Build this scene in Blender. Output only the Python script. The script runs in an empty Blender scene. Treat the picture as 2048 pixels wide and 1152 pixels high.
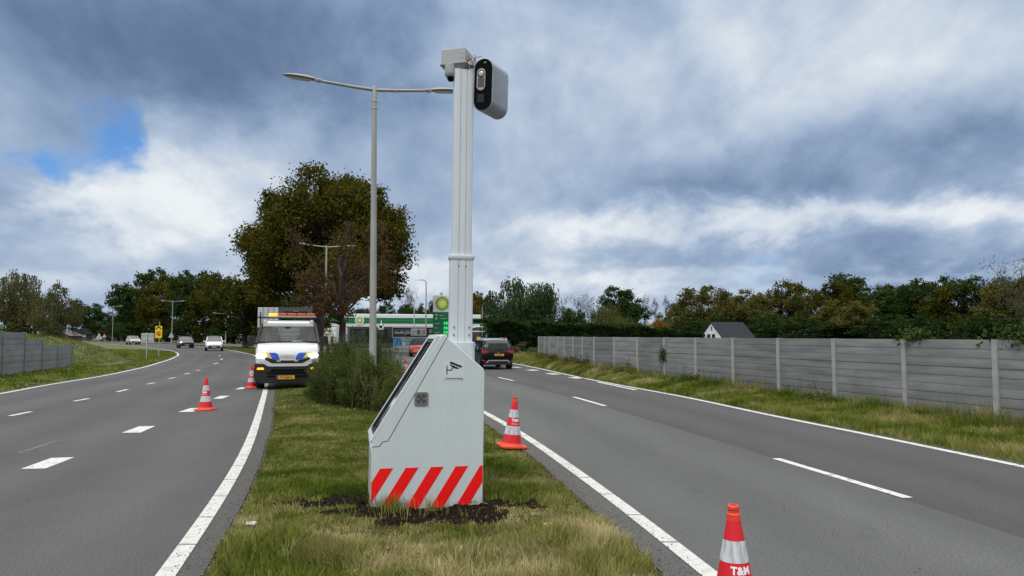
import bpy, bmesh, math, random
import numpy as np
from mathutils import Vector, Matrix
R = math.radians
random.seed(7); rng = np.random.default_rng(7)
SC = bpy.context.scene; COL = SC.collection

# ------------------------------------------------------------------ camera
F, HOR, CAMH = 1480.0, 670.0, 1.7
PITCH = math.atan((HOR - 576) / F)
cam = bpy.data.cameras.new('camera'); cam.sensor_width = 36; cam.lens = 36 * F / 2048
cam.clip_start = 0.05; cam.clip_end = 5000
camo = bpy.data.objects.new('camera', cam); COL.objects.link(camo)
camo.location = (0, 0, CAMH); camo.rotation_euler = (R(90) + PITCH, 0, 0)
SC.camera = camo
SC.view_settings.view_transform = 'Standard'; SC.view_settings.look = 'None'
SC.view_settings.exposure = 0.0; SC.view_settings.gamma = 1
SC.cycles.use_denoising = True
SC.cycles.max_bounces = 6; SC.cycles.transparent_max_bounces = 12

# ------------------------------------------------------------------ world
SUN_EL, SUN_AZ = R(50), R(212)          # azimuth clockwise from +Y: behind the camera, to its left
W = bpy.data.worlds.new('World'); SC.world = W; W.use_nodes = True
wn = W.node_tree; wn.nodes.clear()
def node(t, nt=wn, **k):
    n = nt.nodes.new(t)
    for a, b in k.items(): setattr(n, a, b)
    return n
def setin(nt, sock, v):
    if isinstance(v, bpy.types.NodeSocket): nt.links.new(v, sock)
    else: sock.default_value = v
def wm(op, a, b=0.0, c=None, nt=wn, clamp=False):
    n = node('ShaderNodeMath', nt, operation=op, use_clamp=clamp)
    setin(nt, n.inputs[0], a); setin(nt, n.inputs[1], b)
    if c is not None: setin(nt, n.inputs[2], c)
    return n.outputs[0]
def mixc(f, a, b, nt=wn):
    n = node('ShaderNodeMix', nt, data_type='RGBA'); setin(nt, n.inputs[0], f)
    for s, v in ((6, a), (7, b)):
        if isinstance(v, tuple): v = (*v[:3], 1)
        setin(nt, n.inputs[s], v)
    return n.outputs[2]
def smooth(v, a, b, nt=wn):
    n = node('ShaderNodeMapRange', nt, interpolation_type='SMOOTHSTEP'); setin(nt, n.inputs[0], v)
    n.inputs[1].default_value = a; n.inputs[2].default_value = b; return n.outputs[0]
tc = node('ShaderNodeTexCoord'); sep = node('ShaderNodeSeparateXYZ'); wn.links.new(tc.outputs['Generated'], sep.inputs[0])
dx, dy, dz = sep.outputs
az0 = wm('ARCTAN2', dx, dy); el0 = wm('ARCSINE', dz)
den = wm('ADD', wm('MAXIMUM', dz, 0.0), 0.48)
cx, cy = wm('DIVIDE', dx, den), wm('DIVIDE', dy, den)
comb = node('ShaderNodeCombineXYZ'); wn.links.new(cx, comb.inputs[0]); wn.links.new(cy, comb.inputs[1])
def noise(vec, scale, detail, rough, dist=0.0, off=(0, 0, 0), sc=(1, 1, 1), nt=wn):
    m = node('ShaderNodeMapping', nt); nt.links.new(vec, m.inputs[0]); m.inputs[1].default_value = off; m.inputs[3].default_value = sc
    n = node('ShaderNodeTexNoise', nt); nt.links.new(m.outputs[0], n.inputs['Vector'])
    n.inputs['Scale'].default_value = scale; n.inputs['Detail'].default_value = detail
    n.inputs['Roughness'].default_value = rough; n.inputs['Distortion'].default_value = dist
    return n.outputs[0]
def blob(u, v, su, sv, amp, tilt=0.0):
    a0 = math.atan((u - 1024) / F); e0 = math.atan((HOR - v) / F) * math.cos(a0)
    a = wm('SUBTRACT', az, a0); e = wm('SUBTRACT', el, e0)
    ct, st = math.cos(tilt), math.sin(tilt)
    p = wm('ADD', wm('MULTIPLY', a, ct), wm('MULTIPLY', e, st)); q = wm('SUBTRACT', wm('MULTIPLY', e, ct), wm('MULTIPLY', a, st))
    p = wm('DIVIDE', p, su / F); q = wm('DIVIDE', q, sv / F)
    s = wm('ADD', wm('MULTIPLY', p, p), wm('MULTIPLY', q, q))
    return wm('MULTIPLY', wm('EXPONENT', wm('MULTIPLY', s, -0.5)), amp)
n1 = noise(comb.outputs[0], 1.7, 6, 0.5, 0.5, (3.1, 1.7, 0.3), (1, .9, 1))
n2 = noise(comb.outputs[0], 4.4, 6, 0.54, 0.5, (8.2, 4.1, 2.0), (1, .7, 1))
n3 = noise(comb.outputs[0], 13.0, 5, 0.6, 0.4, (1.2, 9.1, 5.0), (1, .55, 1))
wx = noise(comb.outputs[0], 5.0, 6, 0.6, 0.3, (5.5, 2.2, 7.0)); wy = noise(comb.outputs[0], 5.0, 6, 0.6, 0.3, (1.5, 7.2, 3.0))
az = wm('ADD', az0, wm('MULTIPLY', wm('SUBTRACT', wx, .5), .26)); el = wm('ADD', el0, wm('MULTIPLY', wm('SUBTRACT', wy, .5), .15))
fld = wm('ADD', wm('MULTIPLY', wm('SUBTRACT', n1, 0.5), 0.95), wm('MULTIPLY', wm('SUBTRACT', n2, 0.5), 0.74))
fld = wm('ADD', fld, wm('MULTIPLY', wm('SUBTRACT', n3, 0.5), 0.30))
fld = wm('ADD', fld, 0.50)
BL = [(1550, 110, 620, 170, .10), (150, 70, 430, 110, -.34), (560, 60, 260, 120, -.12), (30, 420, 70, 40, -.30), (60, 330, 90, 60, -.18),
      (350, 330, 75, 90, .27), (440, 400, 170, 55, .21), (150, 410, 90, 40, .25), (540, 250, 90, 60, .18),
      (900, 120, 170, 90, .17), (1050, 60, 120, 60, .12), (650, 330, 120, 60, .08),
      (1330, 330, 260, 60, -.10), (1750, 330, 280, 55, -.18), (1950, 60, 200, 70, .12), (2040, 300, 60, 60, -.1),
      (1560, 440, 260, 26, .38), (1980, 395, 110, 24, .30), (1180, 460, 110, 30, .22), (1250, 400, 240, 30, -.12),
      (1750, 520, 330, 22, -.12), (1500, 565, 700, 18, .18), (350, 590, 340, 25, .10), (200, 540, 220, 16, -.08), (1100, 555, 140, 24, .2),
      (1020, 260, 90, 160, .10), (700, 480, 170, 80, -.05)]
for b in BL: fld = wm('ADD', fld, blob(*b))
fld = wm('ADD', wm('MULTIPLY', fld, 1.0), .02)
ramp = node('ShaderNodeValToRGB'); wn.links.new(fld, ramp.inputs[0])
cr = ramp.color_ramp; cr.interpolation = 'B_SPLINE'
stops = [(0.0, (.110, .166, .290)), (.22, (.180, .262, .412)), (.45, (.310, .418, .590)), (.68, (.485, .575, .710)), (.88, (.73, .79, .85)), (1.0, (.86, .90, .92))]
cr.elements[0].position = 0; cr.elements[1].position = 1
for i, (p, c) in enumerate(stops):
    e = cr.elements[0] if i == 0 else (cr.elements[-1] if i == len(stops) - 1 else cr.elements.new(p))
    e.position = p; e.color = (*c, 1)
sky = node('ShaderNodeTexSky', sky_type='NISHITA', sun_disc=False); sky.sun_elevation = SUN_EL; sky.sun_rotation = SUN_AZ
skc = node('ShaderNodeMix', data_type='RGBA', blend_type='MULTIPLY'); skc.inputs[0].default_value = 1
wn.links.new(sky.outputs[0], skc.inputs[6]); skc.inputs[7].default_value = (.060, .100, .150, 1)
gap = wm('ADD', blob(228, 265, 66, 50, .92, .35), blob(85, 345, 70, 26, .50))
gap = wm('ADD', gap, wm('ADD', wm('MULTIPLY', wm('SUBTRACT', n2, .5), 2.0), wm('MULTIPLY', wm('SUBTRACT', n3, .5), .9)))
gapf = wm('MULTIPLY', smooth(gap, .30, 1.0), .95)
front = mixc(gapf, ramp.outputs[0], skc.outputs[2])
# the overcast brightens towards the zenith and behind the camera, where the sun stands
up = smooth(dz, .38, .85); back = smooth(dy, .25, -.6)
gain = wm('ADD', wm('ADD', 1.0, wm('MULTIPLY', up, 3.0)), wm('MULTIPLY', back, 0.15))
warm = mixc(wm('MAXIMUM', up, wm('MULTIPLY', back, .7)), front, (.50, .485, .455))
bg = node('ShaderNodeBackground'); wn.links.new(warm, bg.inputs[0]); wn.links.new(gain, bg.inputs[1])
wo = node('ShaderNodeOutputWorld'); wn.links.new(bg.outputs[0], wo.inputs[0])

sun = bpy.data.lights.new('sun', 'SUN'); sun.energy = 1.5; sun.angle = R(22); sun.color = (1, .96, .9)
suno = bpy.data.objects.new('sun', sun); COL.objects.link(suno)
sd = Vector((math.sin(SUN_AZ) * math.cos(SUN_EL), math.cos(SUN_AZ) * math.cos(SUN_EL), math.sin(SUN_EL)))
suno.rotation_euler = (-sd).to_track_quat('-Z', 'Y').to_euler(); suno.location = sd * 60

# ------------------------------------------------------------------ helpers
def ray(u, v):
    x, y = (u - 1024) / F, (576 - v) / F
    c, s = math.cos(PITCH), math.sin(PITCH)
    return Vector((x, c - y * s, s + y * c))
def G(u, v, z=0.0):
    d = ray(u, v); t = (z - CAMH) / d.z; return Vector((d.x * t, d.y * t, z))
def X(u, Y): return (u - 1024) / F * Y * 1.0
def H(v, Y): return CAMH + (HOR - v) / F * Y
def tag(o, label=None, cat=None, group=None, kind=None):
    if label: o['label'] = label
    if cat: o['category'] = cat
    if group: o['group'] = group
    if kind: o['kind'] = kind
    return o
def empty(name, loc, rz=0.0, label=None, cat=None, group=None, rot=None, scale=None):
    o = bpy.data.objects.new(name, None); COL.objects.link(o); o.empty_display_size = .2
    o.location = loc; o.rotation_euler = rot if rot else (0, 0, rz)
    if scale: o.scale = scale
    return tag(o, label, cat, group)
def copy_tree(o, parent=None):
    c = o.copy(); COL.objects.link(c)
    if parent: c.parent = parent
    for ch in [k for k in bpy.data.objects if k.parent == o]: copy_tree(ch, c)
    return c
class MB:
    def __init__(s): s.v = []; s.f = []; s.m = []; s.mi = 0
    def add(s, vs, fs, M=None):
        b = len(s.v)
        for p in vs:
            p = Vector(p)
            s.v.append(tuple(M @ p) if M is not None else tuple(p))
        for f in fs: s.f.append([b + i for i in f]); s.m.append(s.mi)
        return s
    def box(s, c, d, M=None, taper=1.0):
        x, y, z = d[0] / 2, d[1] / 2, d[2] / 2; t = taper
        vs = [(-x, -y, -z), (x, -y, -z), (x, y, -z), (-x, y, -z), (-x*t, -y*t, z), (x*t, -y*t, z), (x*t, y*t, z), (-x*t, y*t, z)]
        T = Matrix.Translation(c)
        if M is not None: T = T @ M
        return s.add(vs, [(3, 2, 1, 0), (4, 5, 6, 7), (0, 1, 5, 4), (1, 2, 6, 5), (2, 3, 7, 6), (3, 0, 4, 7)], T)
    def cyl(s, p0, p1, r0, r1=None, n=12, cap=True):
        p0, p1 = Vector(p0), Vector(p1); r1 = r0 if r1 is None else r1
        q = (p1 - p0).to_track_quat('Z', 'Y').to_matrix()
        vs = []
        for p, r in ((p0, r0), (p1, r1)):
            for i in range(n):
                a = 2 * math.pi * i / n; vs.append(p + q @ Vector((r * math.cos(a), r * math.sin(a), 0)))
        fs = [(i, (i + 1) % n, n + (i + 1) % n, n + i) for i in range(n)]
        if cap: fs += [tuple(range(n))[::-1], tuple(range(n, 2 * n))]
        return s.add(vs, fs)
    def tube(s, pts, rad, n=8):
        for i in range(len(pts) - 1):
            r0 = rad[i] if isinstance(rad, (list, tuple)) else rad
            r1 = rad[i + 1] if isinstance(rad, (list, tuple)) else rad
            s.cyl(pts[i], pts[i + 1], r0, r1, n)
        return s
    def lathe(s, prof, n=24, c=(0, 0, 0), cap=True, M=None):
        vs = []; fs = []
        for r, z in prof:
            for i in range(n):
                a = 2 * math.pi * i / n; vs.append((c[0] + r * math.cos(a), c[1] + r * math.sin(a), c[2] + z))
        for j in range(len(prof) - 1):
            for i in range(n):
                k = (i + 1) % n; fs.append((j * n + i, j * n + k, (j + 1) * n + k, (j + 1) * n + i))
        if cap: fs += [tuple(range(n))[::-1], tuple(range((len(prof) - 1) * n, len(prof) * n))]
        return s.add(vs, fs, M)
    def loft(s, rings, cap=True, M=None):
        n = len(rings[0]); vs = [p for r in rings for p in r]; fs = []
        for j in range(len(rings) - 1):
            for i in range(n):
                k = (i + 1) % n; fs.append((j * n + i, j * n + k, (j + 1) * n + k, (j + 1) * n + i))
        if cap: fs += [tuple(range(n))[::-1], tuple(range((len(rings) - 1) * n, len(rings) * n))]
        return s.add(vs, fs, M)
    def prism(s, poly, y0, y1, M=None):           # polygon in XZ extruded along Y
        a = [(x, y0, z) for x, z in poly]; b = [(x, y1, z) for x, z in poly]
        return s.loft([a, b], True, M)
    def build(s, name, mats, parent=None, smooth=40, bevel=0, seg=2):
        me = bpy.data.meshes.new(name); me.from_pydata(s.v, [], s.f)
        mats = mats if isinstance(mats, (list, tuple)) else [mats]
        for m in mats: me.materials.append(m)
        if len(mats) > 1: me.polygons.foreach_set('material_index', s.m)
        bm = bmesh.new(); bm.from_mesh(me); bmesh.ops.recalc_face_normals(bm, faces=bm.faces); bm.to_mesh(me); bm.free()
        if smooth:
            me.polygons.foreach_set('use_smooth', [True] * len(me.polygons)); me.set_sharp_from_angle(angle=R(smooth))
        o = bpy.data.objects.new(name, me); COL.objects.link(o)
        if parent: o.parent = parent
        if bevel:
            b = o.modifiers.new('bevel', 'BEVEL'); b.width = bevel; b.segments = seg; b.limit_method = 'ANGLE'; b.angle_limit = R(30)
        return o
def npmesh(name, v, faces, nper, mat, parent=None, attr=None, smooth=False):
    """v (N,3); faces: list of (array (K,n)) ; attr: dict name -> per vertex float"""
    me = bpy.data.meshes.new(name)
    me.vertices.add(len(v)); me.vertices.foreach_set('co', np.ascontiguousarray(v, dtype=np.float32).ravel())
    loops = np.concatenate([f.ravel() for f in faces]); sizes = np.concatenate([np.full(len(f), f.shape[1]) for f in faces])
    me.loops.add(len(loops)); me.loops.foreach_set('vertex_index', loops.astype(np.int32))
    me.polygons.add(len(sizes)); st = np.concatenate([[0], np.cumsum(sizes)[:-1]])
    me.polygons.foreach_set('loop_start', st.astype(np.int32))
    if smooth: me.polygons.foreach_set('use_smooth', np.ones(len(sizes), dtype=bool))
    me.update(calc_edges=True)
    if attr:
        for k, a in attr.items():
            at = me.attributes.new(k, 'FLOAT', 'POINT'); at.data.foreach_set('value', np.ascontiguousarray(a, dtype=np.float32))
    me.materials.append(mat)
    o = bpy.data.objects.new(name, me); COL.objects.link(o)
    if parent: o.parent = parent
    return o
_lat = {}
def vn(x, y, scale, seed=0):
    """smooth value noise 0..1"""
    if seed not in _lat: _lat[seed] = np.random.default_rng(1000 + seed).random((256, 256))
    L = _lat[seed]; x = np.asarray(x) / scale + 1000; y = np.asarray(y) / scale + 1000
    xi, yi = np.floor(x).astype(int), np.floor(y).astype(int); fx, fy = x - xi, y - yi
    fx = fx * fx * (3 - 2 * fx); fy = fy * fy * (3 - 2 * fy)
    g = lambda a, b: L[a % 256, b % 256]
    return (g(xi, yi) * (1 - fx) + g(xi + 1, yi) * fx) * (1 - fy) + (g(xi, yi + 1) * (1 - fx) + g(xi + 1, yi + 1) * fx) * fy
def sstep(a, b, x): t = np.clip((x - a) / (b - a), 0, 1); return t * t * (3 - 2 * t)
def text_mesh(txt, size, depth=.002, align='CENTER', bold=0.0):
    c = bpy.data.curves.new('lettering', 'FONT'); c.body = txt; c.size = size; c.extrude = depth; c.align_x = align; c.align_y = 'CENTER'
    c.offset = bold; c.resolution_u = 3
    o = bpy.data.objects.new('lettering', c); COL.objects.link(o)
    dg = bpy.context.evaluated_depsgraph_get(); me = bpy.data.meshes.new_from_object(o.evaluated_get(dg))
    bpy.data.objects.remove(o); bpy.data.curves.remove(c); return me
def text(txt, size, mat, parent, loc, rot=(R(90), 0, 0), depth=.002, align='CENTER', bold=0.0, name='lettering', sx=1.0):
    me = text_mesh(txt, size, depth, align, bold); me.materials.clear(); me.materials.append(mat)
    o = bpy.data.objects.new(name, me); COL.objects.link(o); o.parent = parent; o.location = loc; o.rotation_euler = rot; o.scale = (sx, 1, 1)
    return o

# ------------------------------------------------------------------ materials
def mat(name, c, rough=.5, metal=0.0, c2=None, scale=6.0, bump=0.0, bscale=None, emit=0.0, coat=0.0, detail=5, ecol=None, coord='Object', sc=(1, 1, 1), lo=.35, hi=.65):
    m = bpy.data.materials.new(name); m.use_nodes = True; nt = m.node_tree; b = nt.nodes['Principled BSDF']
    b.inputs['Base Color'].default_value = (*c, 1); b.inputs['Roughness'].default_value = rough; b.inputs['Metallic'].default_value = metal
    if coat: b.inputs['Coat Weight'].default_value = coat; b.inputs['Coat Roughness'].default_value = .06
    if emit: b.inputs['Emission Color'].default_value = (*(ecol or c), 1); b.inputs['Emission Strength'].default_value = emit
    if c2 is not None or bump:
        t = node('ShaderNodeTexCoord', nt)
        if coord == 'World': t = node('ShaderNodeNewGeometry', nt); coord = 'Position'
        if c2 is not None:
            n = noise(t.outputs[coord], scale, detail, .6, 0, (0, 0, 0), sc, nt=nt)
            nt.links.new(mixc(smooth(n, lo, hi, nt), c, c2, nt), b.inputs['Base Color'])
        if bump:
            n = noise(t.outputs[coord], bscale or scale, 4, .6, nt=nt)
            bp_ = node('ShaderNodeBump', nt); bp_.inputs['Strength'].default_value = bump; bp_.inputs['Distance'].default_value = .02
            nt.links.new(n, bp_.inputs['Height']); nt.links.new(bp_.outputs[0], b.inputs['Normal'])
    return m
def asphalt(name, a, b_, tint=(1, 1, 1), lanes=1):
    m = bpy.data.materials.new(name); m.use_nodes = True; nt = m.node_tree; b = nt.nodes['Principled BSDF']
    t = node('ShaderNodeTexCoord', nt); P = t.outputs['Object']
    big = noise(P, .35, 5, .6, .4, (0, 0, 0), (1, .35, 1), nt=nt); mid = noise(P, 2.2, 4, .65, .2, nt=nt)
    fine = noise(P, 48, 4, .8, nt=nt); f2 = noise(P, 210, 2, .7, nt=nt)
    v = wm('ADD', wm('MULTIPLY', smooth(big, .3, .7, nt), .45, nt=nt), wm('MULTIPLY', mid, .45, nt=nt), nt=nt)
    col = mixc(v, tuple(a * k for k in tint), tuple(b_ * k for k in tint), nt)
    sp = wm('ADD', wm('MULTIPLY', smooth(fine, .3, .7, nt), .75, nt=nt), wm('MULTIPLY', smooth(f2, .3, .7, nt), .65, nt=nt), nt=nt)
    sp = wm('ADD', sp, .30, nt=nt)
    at = node('ShaderNodeAttribute', nt, attribute_name='across')
    tr = wm('ADD', wm('MULTIPLY', wm('COSINE', wm('MULTIPLY', at.outputs['Fac'], lanes * 12.566, nt=nt), nt=nt), -.075, nt=nt), wm('MULTIPLY', wm('SUBTRACT', noise(P, .9, 6, .7, .6, (4, 4, 0), (1, .12, 1), nt=nt), .5, nt=nt), .38, nt=nt), nt=nt)
    spot = smooth(noise(P, 1.7, 3, .5, .3, (9, 2, 0), nt=nt), .66, .74, nt)
    sp = wm('MULTIPLY', sp, wm('SUBTRACT', wm('ADD', tr, 1.0, nt=nt), wm('MULTIPLY', spot, .10, nt=nt), nt=nt), nt=nt)
    mu = node('ShaderNodeMix', nt, data_type='RGBA', blend_type='MULTIPLY'); mu.inputs[0].default_value = 1
    nt.links.new(col, mu.inputs[6]); cb = node('ShaderNodeCombineColor', nt)
    for i in range(3): nt.links.new(sp, cb.inputs[i])
    nt.links.new(cb.outputs[0], mu.inputs[7]); nt.links.new(mu.outputs[2], b.inputs['Base Color'])
    b.inputs['Roughness'].default_value = .85; b.inputs['Specular IOR Level'].default_value = .3
    bp_ = node('ShaderNodeBump', nt); bp_.inputs['Strength'].default_value = .35; bp_.inputs['Distance'].default_value = .01
    nt.links.new(fine, bp_.inputs['Height']); nt.links.new(bp_.outputs[0], b.inputs['Normal'])
    return m
def leafmat(name, stops, nscale=.35, trans=.25, rough=.6):
    """foliage coloured leaf by leaf: 'tint' per leaf plus a slow drift through the crown"""
    m = bpy.data.materials.new(name); m.use_nodes = True; nt = m.node_tree; nt.nodes.clear()
    at = node('ShaderNodeAttribute', nt, attribute_name='tint'); t = node('ShaderNodeTexCoord', nt)
    oi = node('ShaderNodeObjectInfo', nt)
    n = noise(t.outputs['Object'], nscale, 3, .6, nt=nt)
    f = wm('ADD', wm('MULTIPLY', at.outputs['Fac'], .45, nt=nt), wm('MULTIPLY', smooth(n, .3, .7, nt), .55, nt=nt), nt=nt)
    f = wm('ADD', f, wm('MULTIPLY', wm('SUBTRACT', oi.outputs['Random'], .5, nt=nt), .22, nt=nt), nt=nt)
    rp = node('ShaderNodeValToRGB', nt); nt.links.new(f, rp.inputs[0]); cr = rp.color_ramp
    for i, (p, c) in enumerate(stops):
        e = cr.elements[i] if i < 2 else cr.elements.new(p)
        e.position = p; e.color = (*c, 1)
    d = node('ShaderNodeBsdfDiffuse', nt); tr = node('ShaderNodeBsdfTranslucent', nt); mx = node('ShaderNodeMixShader', nt); mx.inputs[0].default_value = trans
    nt.links.new(rp.outputs[0], d.inputs[0]); nt.links.new(rp.outputs[0], tr.inputs[0])
    nt.links.new(d.outputs[0], mx.inputs[1]); nt.links.new(tr.outputs[0], mx.inputs[2])
    o = node('ShaderNodeOutputMaterial', nt); nt.links.new(mx.outputs[0], o.inputs[0])
    return m
M = {}
M['asph_l'] = asphalt('asphalt_grey', .060, .092, (1, 1, 1), 2.6)
M['asph_r'] = asphalt('asphalt_worn', .078, .108, (.97, 1.0, .99))
M['asph_d'] = asphalt('asphalt_dark', .054, .078, (1.02, 1, 1.01))
M['paint'] = mat('road_paint', (.56, .56, .54), .75, c2=(.12, .12, .118), scale=11, detail=12, lo=.53, hi=.68)
M['slab'] = mat('white_kerb_slab', (.54, .535, .51), .75, c2=(.38, .37, .345), scale=11, detail=8, lo=.42, hi=.75)
M['soil'] = SOIL = mat('dark_soil', (.009, .006, .0045), 1.0, c2=(.024, .016, .011), scale=14, bump=.7, bscale=30)
SOIL.node_tree.nodes['Principled BSDF'].inputs['Specular IOR Level'].default_value = .05
M['grass'] = leafmat('grass_blades', [(0, (.040, .060, .010)), (.3, (.105, .150, .020)), (.55, (.190, .205, .050)), (.8, (.330, .295, .130)), (1, (.50, .43, .24))], .9, .25)
M['white'] = mat('white_coat', (.545, .615, .64), .36, coat=.2, c2=(.525, .595, .62), scale=2.5)
def splash(m):
    nt = m.node_tree; b = nt.nodes['Principled BSDF']; src = b.inputs['Base Color'].links[0].from_socket
    t = node('ShaderNodeTexCoord', nt); sp = node('ShaderNodeSeparateXYZ', nt); nt.links.new(t.outputs['Object'], sp.inputs[0])
    n = noise(t.outputs['Object'], 9, 9, .7, .4, nt=nt); s = noise(t.outputs['Object'], 5, 6, .65, 0, (0, 0, 0), (7, 7, .45), nt=nt)
    f = smooth(wm('SUBTRACT', wm('MULTIPLY', n, 1.1, nt=nt), wm('MULTIPLY', sp.outputs[2], 2.2, nt=nt), nt=nt), .22, .62, nt)
    f = wm('ADD', wm('MULTIPLY', f, .5, nt=nt), wm('MULTIPLY', smooth(s, .52, .78, nt), .16, nt=nt), nt=nt)
    nt.links.new(mixc(f, src, (.20, .185, .16), nt), b.inputs['Base Color'])
splash(M['white'])
M['alu'] = mat('anodised_mast', (.60, .65, .69), .42, metal=.1, c2=(.56, .61, .65), scale=3, sc=(3, 3, .3))
M['grey_box'] = mat('light_grey_plastic', (.34, .36, .37), .5)
M['pod'] = mat('pod_grey', (.28, .32, .345), .4, coat=.2)
M['black'] = mat('black_gloss', (.003, .003, .0035), .35)
M['black'].node_tree.nodes['Principled BSDF'].inputs['Specular IOR Level'].default_value = .08
M['blackm'] = mat('black_plastic', (.012, .012, .013), .45)
M['rubber'] = mat('tyre_rubber', (.014, .014, .014), .8)
M['seam'] = mat('dark_seam', (.02, .022, .025), .6)
M['red_sticker'] = mat('red_reflective', (.86, .003, .003), .42)
M['glass_dark'] = mat('dark_glass', (.018, .021, .023), .06, coat=.3)
M['steel'] = mat('brushed_steel', (.42, .43, .43), .35, metal=.9, c2=(.30, .31, .31), scale=20)
M['dsteel'] = mat('weathered_steel', (.20, .20, .195), .45, metal=.6, c2=(.26, .26, .25), scale=30)
M['galv'] = mat('galvanised_lamp_post', (.34, .345, .32), .55, metal=.1, c2=(.28, .29, .27), scale=1.6, sc=(4, 4, .6))
M['concrete'] = CONC = mat('concrete_panel', (.132, .138, .138), .85, c2=(.205, .212, .208), scale=2.0, detail=9, bump=.25, bscale=25, sc=(.35, .35, 3.2), lo=.3, hi=.7, coord='World')
M['concrete_l'] = mat('concrete_panel_blue_grey', (.145, .156, .158), .9, c2=(.20, .212, .212), scale=1.5, detail=8, sc=(.6, 1, 1.5))
def weather(m):
    nt = m.node_tree; b = nt.nodes['Principled BSDF']; src = b.inputs['Base Color'].links[0].from_socket
    oi = node('ShaderNodeObjectInfo', nt); g = node('ShaderNodeNewGeometry', nt); sp = node('ShaderNodeSeparateXYZ', nt); nt.links.new(g.outputs['Position'], sp.inputs[0])
    n = noise(g.outputs['Position'], 1.6, 7, .65, 0, (3, 1, 2), (1, 1, .35), nt=nt)
    damp = smooth(wm('ADD', wm('MULTIPLY', n, 1.3, nt=nt), wm('MULTIPLY', sp.outputs[2], -.75, nt=nt), nt=nt), .05, .55, nt)
    c = mixc(wm('MULTIPLY', damp, .55, nt=nt), src, (.085, .092, .075), nt)
    k = wm('ADD', wm('MULTIPLY', oi.outputs['Random'], .34, nt=nt), .83, nt=nt); cb = node('ShaderNodeCombineColor', nt)
    for i in range(3): nt.links.new(k, cb.inputs[i])
    mu = node('ShaderNodeMix', nt, data_type='RGBA', blend_type='MULTIPLY'); mu.inputs[0].default_value = 1
    nt.links.new(c, mu.inputs[6]); nt.links.new(cb.outputs[0], mu.inputs[7]); nt.links.new(mu.outputs[2], b.inputs['Base Color'])
weather(CONC)
M['post'] = mat('concrete_post', (.33, .34, .33), .85, c2=(.27, .28, .275), scale=4, detail=8, bump=.15, bscale=40)
M['cone_red'] = mat('cone_red_sleeve', (.64, .008, .022), .38, coat=.2, c2=(.42, .015, .022), scale=16, detail=10, lo=.6, hi=.8)
M['cone_orange'] = mat('cone_orange_rubber', (.80, .055, .018), .5, c2=(.52, .05, .02), scale=14, detail=6)
M['cone_white'] = mat('cone_white_sleeve', (.60, .62, .65), .4, c2=(.36, .37, .385), scale=12, detail=10, sc=(3, 3, .5))
M['white_txt'] = mat('white_lettering', (.80, .80, .80), .5)
M['black_txt'] = mat('black_print', (.010, .012, .018), .5)
M['plate'] = mat('yellow_plate', (.62, .32, .015), .45)
M['bark'] = mat('bark', (.030, .025, .020), .95, c2=(.062, .054, .045), scale=9, bump=.8, bscale=14, sc=(1, 1, .3))
M['twig'] = mat('bare_twig', (.060, .046, .036), .95)
M['van_white'] = mat('white_van_paint', (.56, .575, .58), .28, coat=.6)
M['yellow'] = mat('sign_yellow', (.80, .50, .012), .5)
M['grey_sign'] = mat('sign_back_grey', (.36, .40, .43), .55)
# ------------------------------------------------------------------ road lines (x as a function of distance y)
def line(px=None, extra_near=(), extra_far=()):
    P = [(p[1], p[0]) for p in [G(u, v) for u, v in px]]
    P = list(extra_near) + P + list(extra_far); P.sort()
    ys = np.array([p[0] for p in P]); xs = np.array([p[1] for p in P])
    # monotone-ish smoothing: dense linear resample then moving average
    yy = np.arange(ys[0], ys[-1], .25); xx = np.interp(yy, ys, xs)
    k = 13; pad = np.concatenate([xx[0] + (xx[0] - xx[1:k + 1])[::-1], xx, xx[-1] + (xx[-1] - xx[-k - 1:-1])[::-1]])
    ker = np.hanning(2 * k + 3)[1:-1]; ker /= ker.sum()
    xs2 = np.convolve(pad, ker, 'valid')
    return lambda y: np.interp(y, yy, xs2)
Lr = line([(332, 1152), (355, 1119), (402, 1055), (434, 1007), (457, 969), (474, 939), (486.5, 915.5), (496.5, 895), (515, 840), (530, 786), (533, 769)],
          [(-16, .9), (-6, -.25), (0, -1.25), (2, -1.65)], [(45, -15.0), (63, -21.9), (77, -28.5), (85, -32.5), (109, -46), (140, -66), (180, -96), (250, -150)])
Ll = line([(0, 788), (92, 770), (155, 760.6), (219, 749.6), (291.6, 733.8), (340, 719), (357, 710.8), (355, 706), (340, 701), (323, 698.6), (267, 691.8)],
          [(-16, -8.6), (-6, -9.6), (0, -10.4), (8, -11.9), (14, -13.3)], [(157, -89), (180, -107), (250, -166)])
Rl = line([(971, 825.6), (1007, 846.5), (1047.5, 870), (1097, 904), (1132, 928), (1168, 954), (1211.5, 987), (1266, 1027), (1336.5, 1079), (1419, 1146.5)],
          [(-16, 2.5), (-6, 2.4), (0, 2.05), (2, 1.85)], [(25, -2.75), (33.5, -5.0), (45, -8.0), (56, -11.2), (70, -16.5), (85, -23.5), (110, -39), (126, -51), (160, -76), (180, -91.5), (250, -144)])
Rr = line([(1560, 835.4), (1458, 812.8), (1370, 793.8), (1267.6, 775.6), (1194, 762), (1136, 749.8), (1077, 736.6), (1033, 727.8), (1693.6, 860), (2048, 934)],
          [(-16, 9.0), (-6, 8.7), (0, 8.2), (5, 7.5)], [(56, -2.8), (70, -8), (85, -15.5), (110, -31), (126, -43.5), (160, -69), (180, -84.5), (250, -137)])
SE = line([(973, 752), (1147, 796), (1270.6, 832), (1417, 876), (1531, 912)], [(-16, 5.9), (0, 5.2), (6.2, 4.33)], [(42, -3.2), (56, -6.8), (70, -12), (85, -19), (110, -35), (126, -47), (160, -72.5), (180, -88), (250, -140.5)])
aLr = lambda y: Lr(y) + .27 + .05 * (vn(y, y * 0, 1.3, 3) - .5)
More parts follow.
